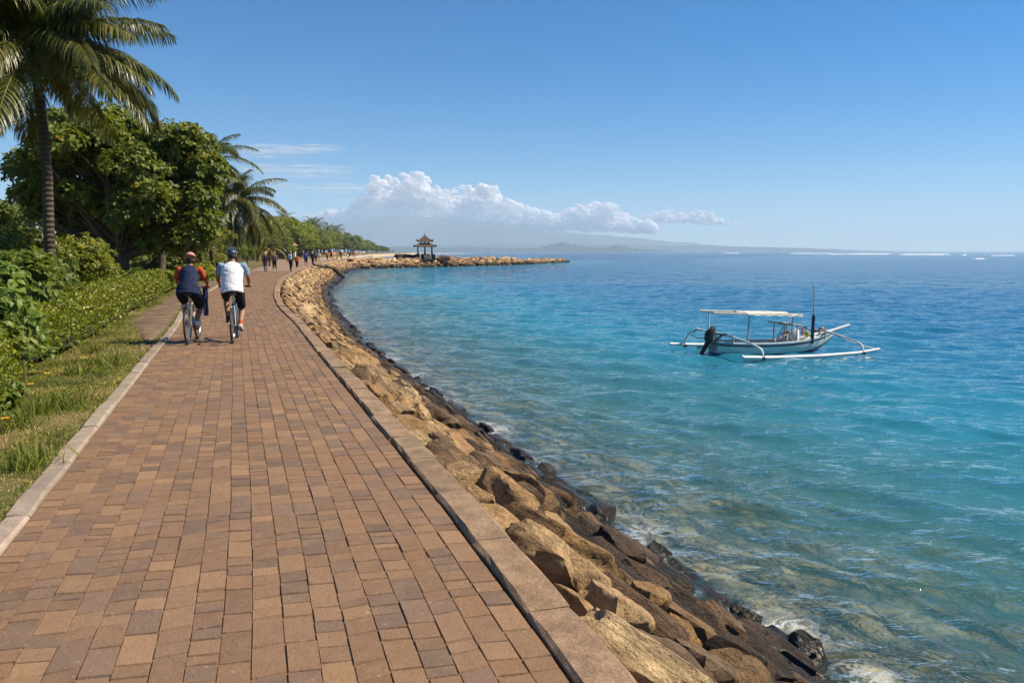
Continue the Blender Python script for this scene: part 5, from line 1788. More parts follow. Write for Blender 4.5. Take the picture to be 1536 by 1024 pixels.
# the striped cloth hanging from her handlebar
def hanging_cloth():
    V = []; F = []
    for i in range(15):
        for k in range(6):
            t = i / 14; x = -.055 + .022 * k + .006 * sin(i * .7)
            V.append((x, .012 * sin(k * 1.7 + i * .25) - .02 * t, -.56 * t))
    n = len(V)
    V += [(x, y - .012, z) for x, y, z in V]
    for i in range(14):
        for k in range(5):
            a = i * 6 + k; F.append((a, a + 1, a + 7, a + 6)); F.append((n + a, n + a + 6, n + a + 7, n + a + 1))
    loop = [k for k in range(6)] + [i * 6 + 5 for i in range(1, 15)] + [14 * 6 + k for k in range(4, -1, -1)] + [i * 6 for i in range(13, 0, -1)]
    for q in range(len(loop)):
        a, b_ = loop[q], loop[(q + 1) % len(loop)]; F.append((a, b_, n + b_, n + a))
    me = np_mesh('hanging_cloth', V, F, smooth=True)
    t = NT('navy cloth with pale edge'); co = t.obj_co(); x = t.n('SeparateXYZ', {0: co}).outputs[0]
    c = t.mix(t.math('GREATER_THAN', x, .040), (.045, .055, .13), (.60, .56, .58))
    t.out(t.principled(color=c, rough=.9, spec=.15))
    o = link('hanging_cloth', me, t.m)
    M3 = Matrix.Translation(wloc) @ Matrix.Rotation(HW, 4, 'Z')
    o.location = M3 @ Vector((.215, .37, 1.035)); o.rotation_euler = (0, 0, HW)
    tag(o, 'long navy cloth with a pale edge hanging from the woman\'s handlebar', 'cloth')
hanging_cloth()


# ---------------------------------------------------------------- walkers far along the path
def walker(label, px, py, h, top, bottom, skin=SKIN2, rz=0.0, stride=.8, fem=False, hat=None, hair=True, bag=None, voxel=.016, bot_len=1.9, sleeve=1.6, hat_brim=False, z=0.0, loc=None):
    g = Vector(loc) if loc is not None else ground_point(px, py, z)
    J = pose_stand(h, stride, .06, stride)
    b, v, R_, F_, spine, M_ = body_builder(J, fem, 'hang')
    me = remeshed(b, 'person', voxel, 1)
    o = link('person', me, skin); o.location = (g.x, g.y, g.z + .0); o.rotation_euler = (0, 0, rz)
    tag(o, label, 'person')
    garment('shirt', top_shape(v, R_, F_, spine, fem, 1.0, .018, sleeve=sleeve, hem=.0), voxel * 1.2, top, o)
    garment('trousers', legs_shape(v, R_, F_, spine, fem, 1.0, .016, bot_len), voxel * 1.2, bottom, o)
    mb = MB(); shoe(mb, v['anL'], v['toL']); shoe(mb, v['anR'], v['toR']); mb.build('shoes', BLACK, o, smooth=True)
    if hat is not None: helmet(v['head'] + Vector((0, 0, .01)), M_, hat, o, 'hat', False, hat_brim)
    elif hair:
        mb = MB(); mb.ball(v['head'] - F_ * .012 + Vector((0, 0, .018)), (.086, .098, .105), 12, 8); mb.build('hair', HAIR, o, smooth=True)
    if bag is not None:
        mb = MB(); c = v['chest'].lerp(v['waist'], .35) - F_ * .19
        mb.box(c, (.30, .16, .42), bev=.05)
        mb.tube([c + R_ * .1 + F_ * .05 + Vector((0, 0, .2)), v['shR'] * .55 + v['neck'] * .45 + Vector((0, 0, .06)), v['chest'] + R_ * .1 + F_ * .13], .018, 6)
        mb.tube([c - R_ * .1 + F_ * .05 + Vector((0, 0, .2)), v['shL'] * .55 + v['neck'] * .45 + Vector((0, 0, .06)), v['chest'] - R_ * .1 + F_ * .13], .018, 6)
        bg = mb.build('backpack', bag, o, smooth=True)
    return o


cD = cloth('dark coat', (.030, .028, .030)); cB = cloth('black trousers', (.018, .018, .022)); cG = cloth('grey trousers', (.13, .14, .15)); cW = cloth('white cloth', (.70, .69, .68), .08)
cN = cloth('navy top', (.03, .045, .12)); cO = cloth('rust red top', (.45, .10, .045)); cP = cloth('dusty mauve top', (.20, .13, .14)); cT = cloth('tan shorts', (.36, .25, .16)); cGr = cloth('olive top', (.05, .065, .03)); cBl = cloth('royal blue top', (.05, .10, .36))
cS = cloth('pale scarf', (.58, .52, .50)); cPk = cloth('pinkish hat', (.55, .33, .28))
wk = [
    ('walker in dark coat and pale headscarf at the grass edge of the path', 398.5, 407.2, 1.62, cD, cG, dict(hat=cS, fem=True, rz=.2)),
    ('walker in pinkish hat and mauve top second from the grass edge', 412, 404.6, 1.66, cP, cB, dict(hat=cPk, rz=.1, stride=-.7)),
    ('walker with pale blue backpack and black trousers in mid path', 436.3, 406.6, 1.72, cGr, cB, dict(bag=cloth('pale blue bag', (.40, .50, .66)), rz=-.1, hat=cloth('khaki hat', (.30, .24, .14)))),
    ('small walker in rust red and dark trousers beside the backpack wearer', 445.6, 401.2, 1.35, cO, cB, dict(rz=.1, stride=.5)),
    ('walker in royal blue top near the sea side of the path', 459, 398.6, 1.68, cBl, cB, dict(rz=.2, stride=-.8, bot_len=1.3)),
    ('walker in black with white cap by the boulders', 469.2, 397.4, 1.68, cD, cB, dict(hat=cW, rz=0.0)),
    ('walker in grey top behind the white capped walker', 474.2, 392.6, 1.70, cG, cB, dict(rz=.2, stride=-.6)),
    ('walker in white top just past the white capped walker', 479.0, 389.6, 1.62, cW, cT, dict(rz=-.2)),
    ('walker in dark red with white hat farther along the paving', 491, 390.2, 1.68, cO, cB, dict(hat=cW, rz=0.1)),
    ('walker in tan shorts farther along the paving', 497, 390.0, 1.70, cD, cT, dict(rz=.0, stride=-.8, bot_len=.9)),
    ('walker under a pale parasol far along the paving', 511.5, 386.6, 1.66, cGr, cB, dict(rz=.2)),
    ('far walker in navy left of the red clothed one', 524.5, 385.4, 1.66, cN, cB, dict(rz=.1, voxel=.03)),
    ('far walker in rust red near the jetty root', 529.5, 385.4, 1.70, cO, cO, dict(rz=.3, stride=-.5, voxel=.03)),
    ('far walker in pale clothes right of the red clothed one', 534, 385.0, 1.66, cS, cT, dict(rz=.0, voxel=.03)),
]
for lab, px, py, h, a, b_, kw in wk: walker(lab, px, py, h, a, b_, **kw)
g = ground_point(511.5, 386.6)
def parasol(label, loc, h, rad, mat, name='parasol', hand=False):
    root = empty(name, loc); tag(root, label, 'parasol')
    mb = MB(); mb.tube([(0, 0, .95 if hand else 0), (0, 0, h)], .012 if hand else .03, 6); mb.build('pole', DARKMETAL, root)
    mb = MB(); n = 16; V = [(0, 0, h + .02)]; F = []
    for j, (q, z) in enumerate(((.35, -.05), (.7, -.16), (1.0, -.36))):
        for k in range(n):
            a = 2 * pi * k / n; s_ = 1 - .05 * (k % 2) * q
            V.append((cos(a) * rad * q * s_, sin(a) * rad * q * s_, h + z * rad * .9))
    for k in range(n): F.append((0, 1 + k, 1 + (k + 1) % n))
    for j in range(2):
        for k in range(n): F.append((1 + j * n + k, 1 + (j + 1) * n + k, 1 + (j + 1) * n + (k + 1) % n, 1 + j * n + (k + 1) % n))
    m = len(V); V += [(x, y, z - .02) for x, y, z in V]; F += [tuple(m + i for i in reversed(f)) for f in F]
    for k in range(n): F.append((1 + 2 * n + k, m + 1 + 2 * n + k, m + 1 + 2 * n + (k + 1) % n, 1 + 2 * n + (k + 1) % n))
    me = np_mesh('canopy', V, F, smooth=True); link('canopy', me, mat, root)
    return root
parasol('pale green and blue parasol carried by a far walker', (g.x + .3, g.y, 0), 2.05, .75, cloth('pale parasol cloth', (.42, .58, .60), .4), hand=True)
# ---------------------------------------------------------------- outrigger boat
def boat():
    rz = radians(17)
    origin = Vector((7.42, 29.25, WZ))
    root = empty('outrigger_boat', origin, rz); root.rotation_euler = (radians(1.0), radians(.6), rz)
    root.scale = (1.05, 1.05, 1.08); tag(root, 'white and green outrigger boat with a thin awning moored on the calm sea', 'boat')
    st = [(0, .34, .50, -.10), (.12, .40, .49, -.14), (.6, .45, .46, -.16), (1.3, .475, .43, -.17), (2.1, .48, .42, -.17), (2.9, .465, .44, -.16), (3.5, .42, .48, -.12), (4.0, .345, .54, -.03), (4.4, .245, .60, .12), (4.75, .125, .66, .32), (5.0, .045, .71, .50)]
    prof = [(0, 0), (.32, .03), (.62, .14), (.82, .32), (.93, .55), (.985, .78), (1.0, .90), (1.03, .905), (1.03, .965), (1.0, 1.0)]
    V = []; T = []; F = []
    n = len(prof)
    for x, hb, zg, zk in st:
        for sg in (-1, 1):
            for u, w in prof:
                V.append((x, sg * hb * u, zk + (zg - zk) * w)); T.append(w)
            for u, w in ((.90, 1.0), (.86, .9), (.80, .60), (.62, .42), (0, .40)):
                V.append((x, sg * max(.0, hb * u - .01), zk + (zg - zk) * w)); T.append(1.2 + w)
    m = n + 5
    for i in range(len(st) - 1):
        for sg in (0, 1):
            for k in range(m - 1):
                a = i * 2 * m + sg * m + k; b = a + 2 * m
                F.append((a, b, b + 1, a + 1) if sg else (a, a + 1, b + 1, b))
    for i in (0, len(st) - 1):
        a = i * 2 * m
        for k in range(m - 1): F.append((a + k, a + k + 1, a + m + k + 1, a + m + k))
    me = np_mesh('hull', V, F, smooth=True, point={'tint': np.repeat(np.array(T)[:, None], 3, 1)}, sharp=35)
    bm = bmesh.new(); bm.from_mesh(me); bmesh.ops.remove_doubles(bm, verts=bm.verts, dist=.0005); bmesh.ops.recalc_face_normals(bm, faces=bm.faces); bm.to_mesh(me); bm.free()
    t = NT('boat paint'); w = t.attr('tint', 'Fac'); co = t.obj_co(); f = t.noise(3, 5, .65, t.map(co, (1, 1, 3)))
    c = t.ramp(t.math('DIVIDE', w, 2.4), [(0, (.012, .025, .06)), (.125, (.012, .025, .06)), (.13, (.56, .64, .58)), (.30, (.64, .70, .65)), (.31, (.05, .09, .12)), (.368, (.05, .09, .12)), (.372, (.36, .50, .60)), (.42, (.62, .66, .66)), (.6, (.52, .47, .40)), (.9, (.40, .33, .26))], 'CONSTANT')
    c = t.mix(t.mapr(f, .52, .72, 0, .55), c, (.25, .22, .13))
    t.out(t.principled(color=c, rough=.42, spec=.45, normal=t.bump(f, .2, .01)))
    link('hull', me, t.m, root)
    mb = MB()          # fore deck and thwarts
    mb.box((4.05, 0, .535), (.75, .50, .025), Matrix.Rotation(radians(-8), 3, 'Y')); mb.build('fore_deck', WHITE, root)
    for x in (.35, 1.25, 2.2):
        mb = MB(); mb.box((x, 0, .37), (.2, .80, .03), bev=.006); mb.build('thwart', BAMBOO, root)
    mb = MB(); mb.tube([(4.1, -.02, .60), (4.9, 0, .72), (5.72, 0, .93)], [.06, .062, .052], 10); mb.build('bow_spar', WHITE, root, smooth=True)
    # floats
    for nm, pts in (('float', [(0.02, -1.75, .20), (.12, -1.75, .14), (1.2, -1.75, .105), (3.2, -1.75, .11), (4.7, -1.74, .17), (5.6, -1.73, .28)]), ('float', [(-.75, 1.75, .17), (.4, 1.75, .11), (2.6, 1.75, .10), (4.6, 1.75, .15), (5.7, 1.75, .24)])):
        mb = MB(); mb.tube(pts, [.055, .062, .066, .066, .060, .048][:len(pts)], 10); fl = mb.build(nm, WHITE, root, smooth=True)
        mb = MB(); mb.tube([(p[0], p[1], p[2] - .075) for p in pts[1:-1]], .035, 8); mb.build('float_pole', BAMBOO, fl, smooth=True)
    # curved outrigger arms
    arms = [[(.86, -1.75, .05), (.85, -1.72, .30), (.80, -1.60, .42), (.66, -1.25, .53), (.5, -.6, .64), (.36, .0, .68), (.2, .6, .72), (.05, 1.15, .76)],
            [(-.12, 1.75, .05), (-.12, 1.70, .34), (-.08, 1.50, .58), (.05, 1.12, .78)],
            [(4.92, -1.74, .12), (4.91, -1.70, .36), (4.84, -1.55, .50), (4.66, -1.05, .62), (4.5, -.4, .74), (4.4, .3, .74), (4.36, .9, .74), (4.4, 1.45, .55), (4.45, 1.7, .3), (4.46, 1.75, .1)]]
    for a in arms:
        C = catmull(a, .06); mb = MB(); mb.tube(C, [.036] * len(C), 9); mb.build('outrigger_arm', WHITE, root, smooth=True)
    for p in ((.86, -1.75, .09), (4.92, -1.74, .16), (-.12, 1.75, .09)):
        mb = MB(); mb.tube([(p[0] - .05, p[1], p[2] + .02), (p[0] + .05, p[1], p[2] + .02)], .074, 10); mb.build('lashing', DARKMETAL, root, smooth=True)
    for p in ((.5, -.46, .60), (.36, .44, .60), (4.5, -.2, .68)):
        mb = MB(); mb.tube([(p[0], p[1], p[2] - .2), (p[0], p[1], p[2] + .16)], .032, 8); mb.build('arm_post', GREY, root, smooth=True)
    mb = MB(); mb.tube([(-.05, 1.0, .80), (-.14, 1.28, .52), (-.02, 1.05, .45), (.15, .5, .52)], .014, 6); mb.build('rope', DARKMETAL, root, smooth=True)
    mb = MB(); C = catmull([(5.0, 0, .62), (5.9, -.1, .30), (7.2, -.25, -.02), (8.2, -.35, -.25)], .2); mb.tube(C, .012, 6); mb.build('mooring_line', BAMBOO, root, smooth=True)
    # awning on posts
    for x, z0, z1 in ((-.22, .5, 1.46), (1.12, .42, 1.41), (3.22, .48, 1.33)):
        yy = -.42 if 0 < x < 2 else 0.0
        mb = MB(); mb.tube([(x, yy, z0 - .1), (x + .02, yy, z1)], .030 if x < 3 else .022, 8); mb.build('post', GREY if x > 0 else WHITE, root, smooth=True)
    for sg in (-1, 1):
        mb = MB(); mb.tube([(-.32, sg * .45, 1.48), (1.1, sg * .45, 1.43), (2.4, sg * .45, 1.41), (3.30, sg * .45, 1.37)], .030, 8); mb.build('rail', BAMBOO, root, smooth=True)
    mb = MB()
    for x in (-.22, .5, 1.12, 2.0, 2.8, 3.3): mb.tube([(x, -.5, 1.46 - .03 * x), (x, .5, 1.46 - .03 * x)], .020, 6)
    mb.build('cross_bars', BAMBOO, root, smooth=True)
    V = []; F = []
    for i in range(19):
        for k in range(9):
            x = 1.05 + 2.25 * i / 18; y = -.52 + 1.04 * k / 8
            V.append((x, y, 1.50 - .034 * x - .05 * sin(pi * k / 8) * abs(sin(pi * (x - 1.05) / .9)) + .015 * sin(i * 1.7 + k) - (.05 if k in (0, 8) else 0)))
    n0 = len(V); V += [(x, y, z - .03) for x, y, z in V]
    for i in range(18):
        for k in range(8):
            a = i * 9 + k; F.append((a, a + 9, a + 10, a + 1)); F.append((n0 + a, n0 + a + 1, n0 + a + 10, n0 + a + 9))
    loop = [k for k in range(9)] + [i * 9 + 8 for i in range(1, 19)] + [18 * 9 + k for k in range(7, -1, -1)] + [i * 9 for i in range(17, 0, -1)]
    for q in range(len(loop)): a, b = loop[q], loop[(q + 1) % len(loop)]; F.append((a, b, n0 + b, n0 + a))
    link('awning', np_mesh('awning', V, F, smooth=True, sharp=50), cloth('sun bleached awning', (.74, .70, .64), .12), root)
    # outboard engine under a dark cover
    mb = MB()
    R = Matrix.Rotation(radians(-24), 3, 'Y')
    mb.loft([((-.16, 0, .42), (.10, 0, 0), (0, .10, 0)), ((-.17, 0, .56), (.17, 0, .03), (0, .15, 0)), ((-.14, 0, .78), (.18, 0, .04), (0, .16, 0)), ((-.08, 0, .92), (.13, 0, .03), (0, .12, 0)), ((-.05, 0, .97), (.05, 0, .01), (0, .05, 0))], 14)
    eng = mb.build('outboard_motor', BLACK, root, smooth=True)
    mb = MB(); mb.tube([(-.18, 0, .45), (-.34, 0, .16), (-.50, 0, -.08)], [.07, .055, .05], 10); mb.tube([(-.38, .0, -.0), (-.62, 0, -.02)], [.05, .02], 8); mb.tube([(-.20, .1, .42), (-.42, .12, .02)], [.05, .03], 8); mb.build('drive_leg', BLACK, eng, smooth=True)
    mb = MB()
    for k in range(3):
        a = k * 2.094; mb.ball(Vector((-.64, cos(a) * .06, -.02 + sin(a) * .06)), (.012, .055, .03), 8, 5, Matrix.Rotation(a, 3, 'X'))
    mb.build('propeller', DARKMETAL, eng, smooth=True)
    mb = MB(); mb.tube([(-.1, 0, .78), (.15, -.05, .72), (.48, -.12, .70)], [.035, .03, .026], 8); mb.loft([((.02, -.1, .52), (.1, 0, 0), (0, .08, 0)), ((.16, -.12, .62), (.2, 0, .1), (0, .1, 0)), ((.36, -.1, .72), (.06, 0, .02), (0, .05, 0))], 10); mb.build('tiller', BLACK, eng, smooth=True)
    # small rack amidships
    mb = MB(); mb.tube([(2.42, -.3, 1.06), (2.9, -.3, 1.03), (3.3, -.3, 1.0), (3.62, -.3, .90)], .035, 8); mb.tube([(2.42, .3, 1.06), (3.3, .3, 1.0)], .03, 8)
    for x, y in ((2.68, -.3), (3.22, -.3), (2.68, .3), (3.22, .3)): mb.tube([(x - .0, y, .40), (x, y, 1.04)], .026, 6)
    mb.tube([(2.35, -.34, .46), (2.62, -.3, .95)], .022, 6)
    mb.build('rack', GREY, root, smooth=True)
    # mast in its blue sleeve
    mb = MB(); mb.tube([(3.86, -.34, .34), (3.86, -.34, 1.34)], [.062, .060], 12); ms = mb.build('mast', NAVY, root, smooth=True)
    mb = MB(); mb.tube([(3.86, -.34, 1.3), (3.80, -.34, 2.32)], [.028, .014], 8); mb.tube([(3.80, -.34, 2.26), (3.80, -.34, 2.36)], .03, 8); mb.build('mast_tip', GREY, ms, smooth=True)
    # loads
    M4 = Matrix.Translation(origin) @ Matrix.Rotation(rz, 4, 'Z')
    def load(name, label, cat, mb, mat, p, smooth=True):
        o = mb.build(name, mat, None, smooth=smooth); o.location = M4 @ Vector(p); o.rotation_euler = (0, 0, rz); tag(o, label, cat); return o
    mb = MB(); mb.loft([((0, 0, 0), (.28, 0, 0), (0, .22, 0)), ((.02, 0, .14), (.26, 0, 0), (0, .21, 0)), ((.14, 0, .30), (.12, 0, .02), (0, .16, 0))], 4); load('engine_box', 'grey sloping engine box under the rack of the boat', 'engine box', mb, GREY, (2.95, -.05, .36), False)
    mb = MB(); mb.loft([((0, 0, 0), (.2, 0, 0), (0, .18, 0)), ((-.02, 0, .16), (.22, 0, 0), (0, .19, 0)), ((.04, 0, .34), (.15, 0, .03), (0, .14, 0)), ((.07, 0, .46), (.06, 0, .02), (0, .05, 0))], 14); load('sack', 'bulging white sack beside the blue mast of the boat', 'sack', mb, cloth('white sack', (.72, .71, .70), .1), (3.50, -.02, .42))
    mb = MB(); mb.loft([((0, 0, 0), (.15, 0, 0), (0, .16, 0)), ((0, 0, .26), (.16, 0, 0), (0, .17, 0)), ((.05, 0, .40), (.07, 0, .02), (0, .09, 0))], 10); load('bundle', 'brown grey bundle between the engine box and the white sack', 'bundle', mb, cloth('brown bundle', (.22, .17, .14), .4), (3.22, .12, .40))
    mb = MB(); mb.ball((0, 0, .1), (.11, .10, .12), 10, 8); mb.ball((.1, .06, .07), (.09, .09, .08), 10, 8); load('net_bundle', 'green and yellow net bundle forward of the boat mast', 'net', mb, pbr('green yellow net', (.28, .33, .07), .8, .6, 16), (4.05, -.05, .56))
    mb = MB(); mb.loft([((0, 0, 0), (.09, 0, 0), (0, .03, 0)), ((.01, 0, .12), (.06, 0, 0), (0, .02, 0)), ((.0, 0, .28), (.012, 0, 0), (0, .012, 0))], 8); load('flag', 'small red cloth pennant standing by the boat mast', 'flag', mb, cloth('red cloth', (.62, .12, .09)), (3.98, .12, .62))
    mb = MB(); mb.ball((0, 0, .09), (.13, .10, .09), 10, 8); load('buoy', 'dull red float lying on the bow of the boat', 'float', mb, paint('dull red', (.38, .10, .08), .5), (4.78, .02, .72))
    mb = MB(); mb.ball((0, 0, .07), (.12, .09, .075), 10, 8); load('cloth_pile', 'dark cloth pile beside the red float on the bow', 'cloth', mb, cloth('dark pile', (.06, .05, .07)), (4.52, .06, .66))


boat()


# ---------------------------------------------------------------- pavilion on the jetty
def thatch():
    t = NT('brown roof thatch'); co = t.obj_co()
    f = t.noise(1.0, 5, .65, t.map(co, (7, 7, 3))); w = t.n('TexWave', {'Vector': co, 'Scale': 1.7, 'Distortion': 1.5, 'Detail': 2}, bands_direction='Z').outputs['Fac']
    c = t.ramp(f, [(.3, (.075, .05, .035)), (.55, (.15, .098, .065)), (.75, (.24, .155, .10))])
    c = t.mix(t.mapr(w, .2, .6, .4, 0), c, (.06, .035, .025))
    return t.out(t.principled(color=c, rough=.9, spec=.15, normal=t.bump(t.math('ADD', f, w), .7, .06)))


THATCH = thatch()
DARKWOOD = pbr('dark wood', (.035, .022, .016), .6, .3, 6)


def hip_roof(mb, cx, cy, z0, z1, half, tophalf, flare=.35, n=10, thick=.16, corner=.28):
    """square roof with a hollow curve and corners that lift"""
    rows = 9
    def ring(t, dz):
        h = half + (tophalf - half) * t
        z = z0 + (z1 - z0) * (t * (1 - flare) + flare * t * t) + dz
        P = []
        for s_ in range(4):
            for k in range(n):
                u = -1 + 2 * k / n
                x, y = ((u, -1), (1, u), (-u, 1), (-1, -u))[s_]
                P.append((cx + x * h, cy + y * h, z + corner * (1 - t) ** 2 * abs(u) ** 5))
        return P
    V = []; F = []; m = 4 * n
    for j in range(rows + 1): V += ring(j / rows, 0)
    for j in range(rows):
        for k in range(m): F.append((j * m + k, j * m + (k + 1) % m, (j + 1) * m + (k + 1) % m, (j + 1) * m + k))
    o = len(V); V += ring(0, -thick); V += [(x * .0 + cx + (x - cx) * .55, cy + (y - cy) * .55, z + (z1 - z0) * .12 - thick * .3) for x, y, z in ring(0, -thick)]
    for k in range(m):
        k2 = (k + 1) % m
        F.append((k, o + k, o + k2, k2)); F.append((o + k, o + m + k, o + m + k2, o + k2))
    F.append(tuple(range(rows * m, rows * m + m)))
    mb.add(V, F)


def pavilion():
    base = Vector((-21.9, 201.5, -.28))
    root = empty('pavilion', base, radians(9)); tag(root, 'square two tiered thatched pavilion on dark posts standing on the jetty', 'pavilion')
    mb = MB()
    mb.box((0, 0, .35), (5.0, 5.0, 1.0)); mb.box((0, 0, 1.0), (4.7, 4.7, .5)); mb.box((0, 0, 1.31), (4.9, 4.9, .16))
    mb.build('plinth', pbr('dark plinth stone', (.045, .04, .036), .85, .4, 1.5, .6, 6), root)
    mb = MB()
    for k in range(5): mb.box((.4, -2.75 - .28 * (4 - k) + .0, .12 + .24 * k), (1.5, .56, .24))
    mb.build('steps', pbr('pale step stone', (.34, .28, .22), .9, .3, 2), root)
    for x, y in ((-1.75, -1.75), (0, -1.75), (1.75, -1.75), (1.75, 0), (1.75, 1.75), (0, 1.75), (-1.75, 1.75), (-1.75, 0)):
        mb = MB(); mb.box((x, y, 2.35), (.17, .17, 2.0)); mb.box((x, y, 1.55), (.30, .30, .36)); mb.build('post', DARKWOOD, root)
    mb = MB()
    for sg in (-1, 1):
        mb.box((0, sg * 1.76, 3.28), (3.9, .16, .2)); mb.box((sg * 1.76, 0, 3.28), (.16, 3.3, .2))
    mb.build('beams', DARKWOOD, root)
    mb = MB(); hip_roof(mb, 0, 0, 3.28, 4.15, 2.85, 1.15, .25); lo = mb.build('roof', THATCH, root, smooth=True, sharp=30)
    mb = MB()
    for x in (-.95, 0, .95):
        for y in (-.95, .95): mb.box((x, y, 4.3), (.14, .14, .75))
    for y in (0,):
        for x in (-.95, .95): mb.box((x, y, 4.3), (.14, .14, .75))
    mb.build('upper_posts', DARKWOOD, root)
    mb = MB(); hip_roof(mb, 0, 0, 4.5, 6.15, 1.95, .06, .42); up = mb.build('roof', THATCH, root, smooth=True, sharp=30)
    mb = MB(); mb.tube([(0, 0, 6.05), (0, 0, 6.35), (0, 0, 6.6)], [.10, .07, .02], 8)
    for x, y in ((-1, -1), (1, -1), (1, 1), (-1, 1)):
        mb.tube([(x * 1.9, y * 1.9, 4.70), (x * 2.06, y * 2.06, 4.80), (x * 2.13, y * 2.13, 4.98), (x * 2.11, y * 2.11, 5.12)], [.10, .08, .05, .02], 7)
    mb.build('finial', DARKWOOD, up, smooth=True)
    # steps' guard stones
    for x, lab in ((-1.4, 'pale stone pillar at the pavilion steps, left one'), (1.1, 'white guardian stone beside the pavilion steps')):
        mb = MB(); mb.box((0, 0, .5), (.35, .35, 1.0), bev=.05); mb.box((0, 0, 1.08), (.45, .45, .16), bev=.04); mb.ball((0, 0, 1.35), (.2, .2, .26), 10, 8)
        o = mb.build('stone_pillar', pbr('pale stone', (.58, .52, .45), .85, .15, 3), None, smooth=True); p = Matrix.Rotation(radians(9), 4, 'Z') @ Vector((x, -4.2, 0)); o.location = base + p + Vector((0, 0, .02)); tag(o, lab, 'pillar')
    # dark rubble mound on the landward side
    V, F_ = rock_base(901, 4, 6)
    o = link('rock_mound', np_mesh('rock_mound', V, F_, smooth=True, sharp=35), RUBBLE); o.scale = (7.0, 4.6, 2.4); o.location = base + Vector((-4.0, -.6, .2)); o.rotation_euler = (0, 0, .5)
    tag(o, 'dark rubble mound on the left of the pavilion plinth', 'mound')
    V, F_ = rock_base(907, 4, 6)
    o = link('rock_mound', np_mesh('rock_mound', V, F_, smooth=True, sharp=35), pbr('red brown rubble', (.30, .15, .09), .9, .4, 1.2, .8, 5)); o.scale = (4.6, 3.4, 1.5); o.location = base + Vector((5.2, 2.2, .25)); o.rotation_euler = (0, 0, .3)
    tag(o, 'reddish rubble mound on the right of the pavilion plinth', 'mound')


pavilion()


# ---------------------------------------------------------------- houses among the trees
def gable_house(name, label, loc, rz, sx, sy, wall_h, roof_h, wall_m, roof_m, over=.7):
    root = empty(name, loc, rz); tag(root, label, 'house')
    mb = MB(); mb.box((0, 0, wall_h / 2), (sx, sy, wall_h)); mb.build('wall', wall_m, root)
    mb = MB()
    a, b = sx / 2 + over, sy / 2 + over; r = max(.1, a - b * .85)
    for dz in (0, -.14):
        pass
    V = [(-a, -b, 0), (a, -b, 0), (a, b, 0), (-a, b, 0), (-r, 0, roof_h), (r, 0, roof_h)]
    V = [(x, y, z + wall_h - .1) for x, y, z in V]; V += [(x, y, z - .16) for x, y, z in V[:4]]
    mb.add(V, [(0, 1, 5, 4), (2, 3, 4, 5), (1, 2, 5), (3, 0, 4), (0, 6, 7, 1), (1, 7, 8, 2), (2, 8, 9, 3), (3, 9, 6, 0), (6, 9, 8, 7)])
    mb.build('roof', roof_m, root)
    for x in (-sx * .3, sx * .3):
        mb = MB(); mb.box((x, -sy / 2 - .01, wall_h * .55), (.9, .08, 1.1)); mb.build('window', DARKWOOD, root)
    mb = MB(); mb.box((0, -sy / 2 - .01, 1.0), (.9, .09, 2.0)); mb.build('door', DARKWOOD, root)
    for sg in (-1, 1):
        mb = MB(); mb.tube([(sg * (a - .15), -b + .15, 0), (sg * (a - .15), -b + .15, wall_h - .1)], .07, 6); mb.build('post', DARKWOOD, root)
    return root


gable_house('shelter', 'grey roofed shelter among the trees behind the walkers', (-55.5, 190, -.02), .25, 3.4, 3.0, 3.0, 1.7, pbr('dark boards', (.06, .05, .04), .8, .3, 2), pbr('grey roof sheet', (.10, .095, .09), .8, .25, 1.5), .8)
gable_house('house', 'house with orange tiled roof and white wall right of the grey roofed shelter', (-57.5, 206, -.02), .2, 3.6, 3.2, 3.4, 1.35, pbr('white wall', (.66, .60, .52), .8, .12, 1), pbr('orange roof tile', (.42, .24, .14), .8, .25, 3), .5)


# ---------------------------------------------------------------- driftwood on the boulders
def driftwood():
    mb = MB(); r = np.random.default_rng(3)
    a = [at_depth(471, 398.5, 95), at_depth(486, 401.5, 96), at_depth(500, 403.5, 97), at_depth(507, 410, 98), at_depth(516, 416.5, 99)]
    a = [p + Vector((0, 0, .12)) for p in a]
    C = catmull(a, .3); mb.tube(C, list(np.linspace(.13, .30, len(C)) * (1 + .15 * r.normal(size=len(C)))), 9)
    b = [a[2], at_depth(492, 400, 96), at_depth(487, 396.5, 95.5)]
    C = catmull(b, .3); mb.tube(C, list(np.linspace(.17, .06, len(C))), 8)
    b = [a[1], at_depth(480, 402.5, 95), at_depth(474, 401.5, 94.5)]
    C = catmull(b, .3); mb.tube(C, list(np.linspace(.12, .05, len(C))), 8)
    o = mb.build('driftwood', bark_material('weathered driftwood', (.035, .028, .022), (.12, .095, .075)), None, smooth=True, sharp=60)
    tag(o, 'dark branching driftwood log lying across the boulders before the jetty', 'driftwood')


driftwood()


# ---------------------------------------------------------------- breakers on the outer reef
def breaker(x0, x1, py, h, seed, label):
    r = np.random.default_rng(seed)
    y = (HC - WZ) * FOC / (py - 377)
    n = max(12, int((x1 - x0) * 1.6)); V = []; F = []; m = 7
    for i in range(n):
        t = i / (n - 1); px = x0 + (x1 - x0) * t
        e = min(1, 8 * t, 8 * (1 - t)) ** .5 * (.55 + .45 * abs(noise.noise(Vector((px * .09, seed, 0)))) + .35 * max(0, noise.noise(Vector((px * .31, seed, 3)))))
        for k in range(m):
            a = pi * k / (m - 1)
            V.append(((px - 768) * y / FOC, y + cos(a) * -4.0 * e + 8 * noise.noise(Vector((px * .03, seed, 9))), WZ - .1 + sin(a) ** .7 * h * e))
    for i in range(n - 1):
        for k in range(m - 1): q = i * m + k; F.append((q, q + m, q + m + 1, q + 1))
    o = link('breaking_wave', np_mesh('breaking_wave', V, np.array(F), smooth=True), FOAM)
    tag(o, label, 'wave', 'breakers on the outer reef')


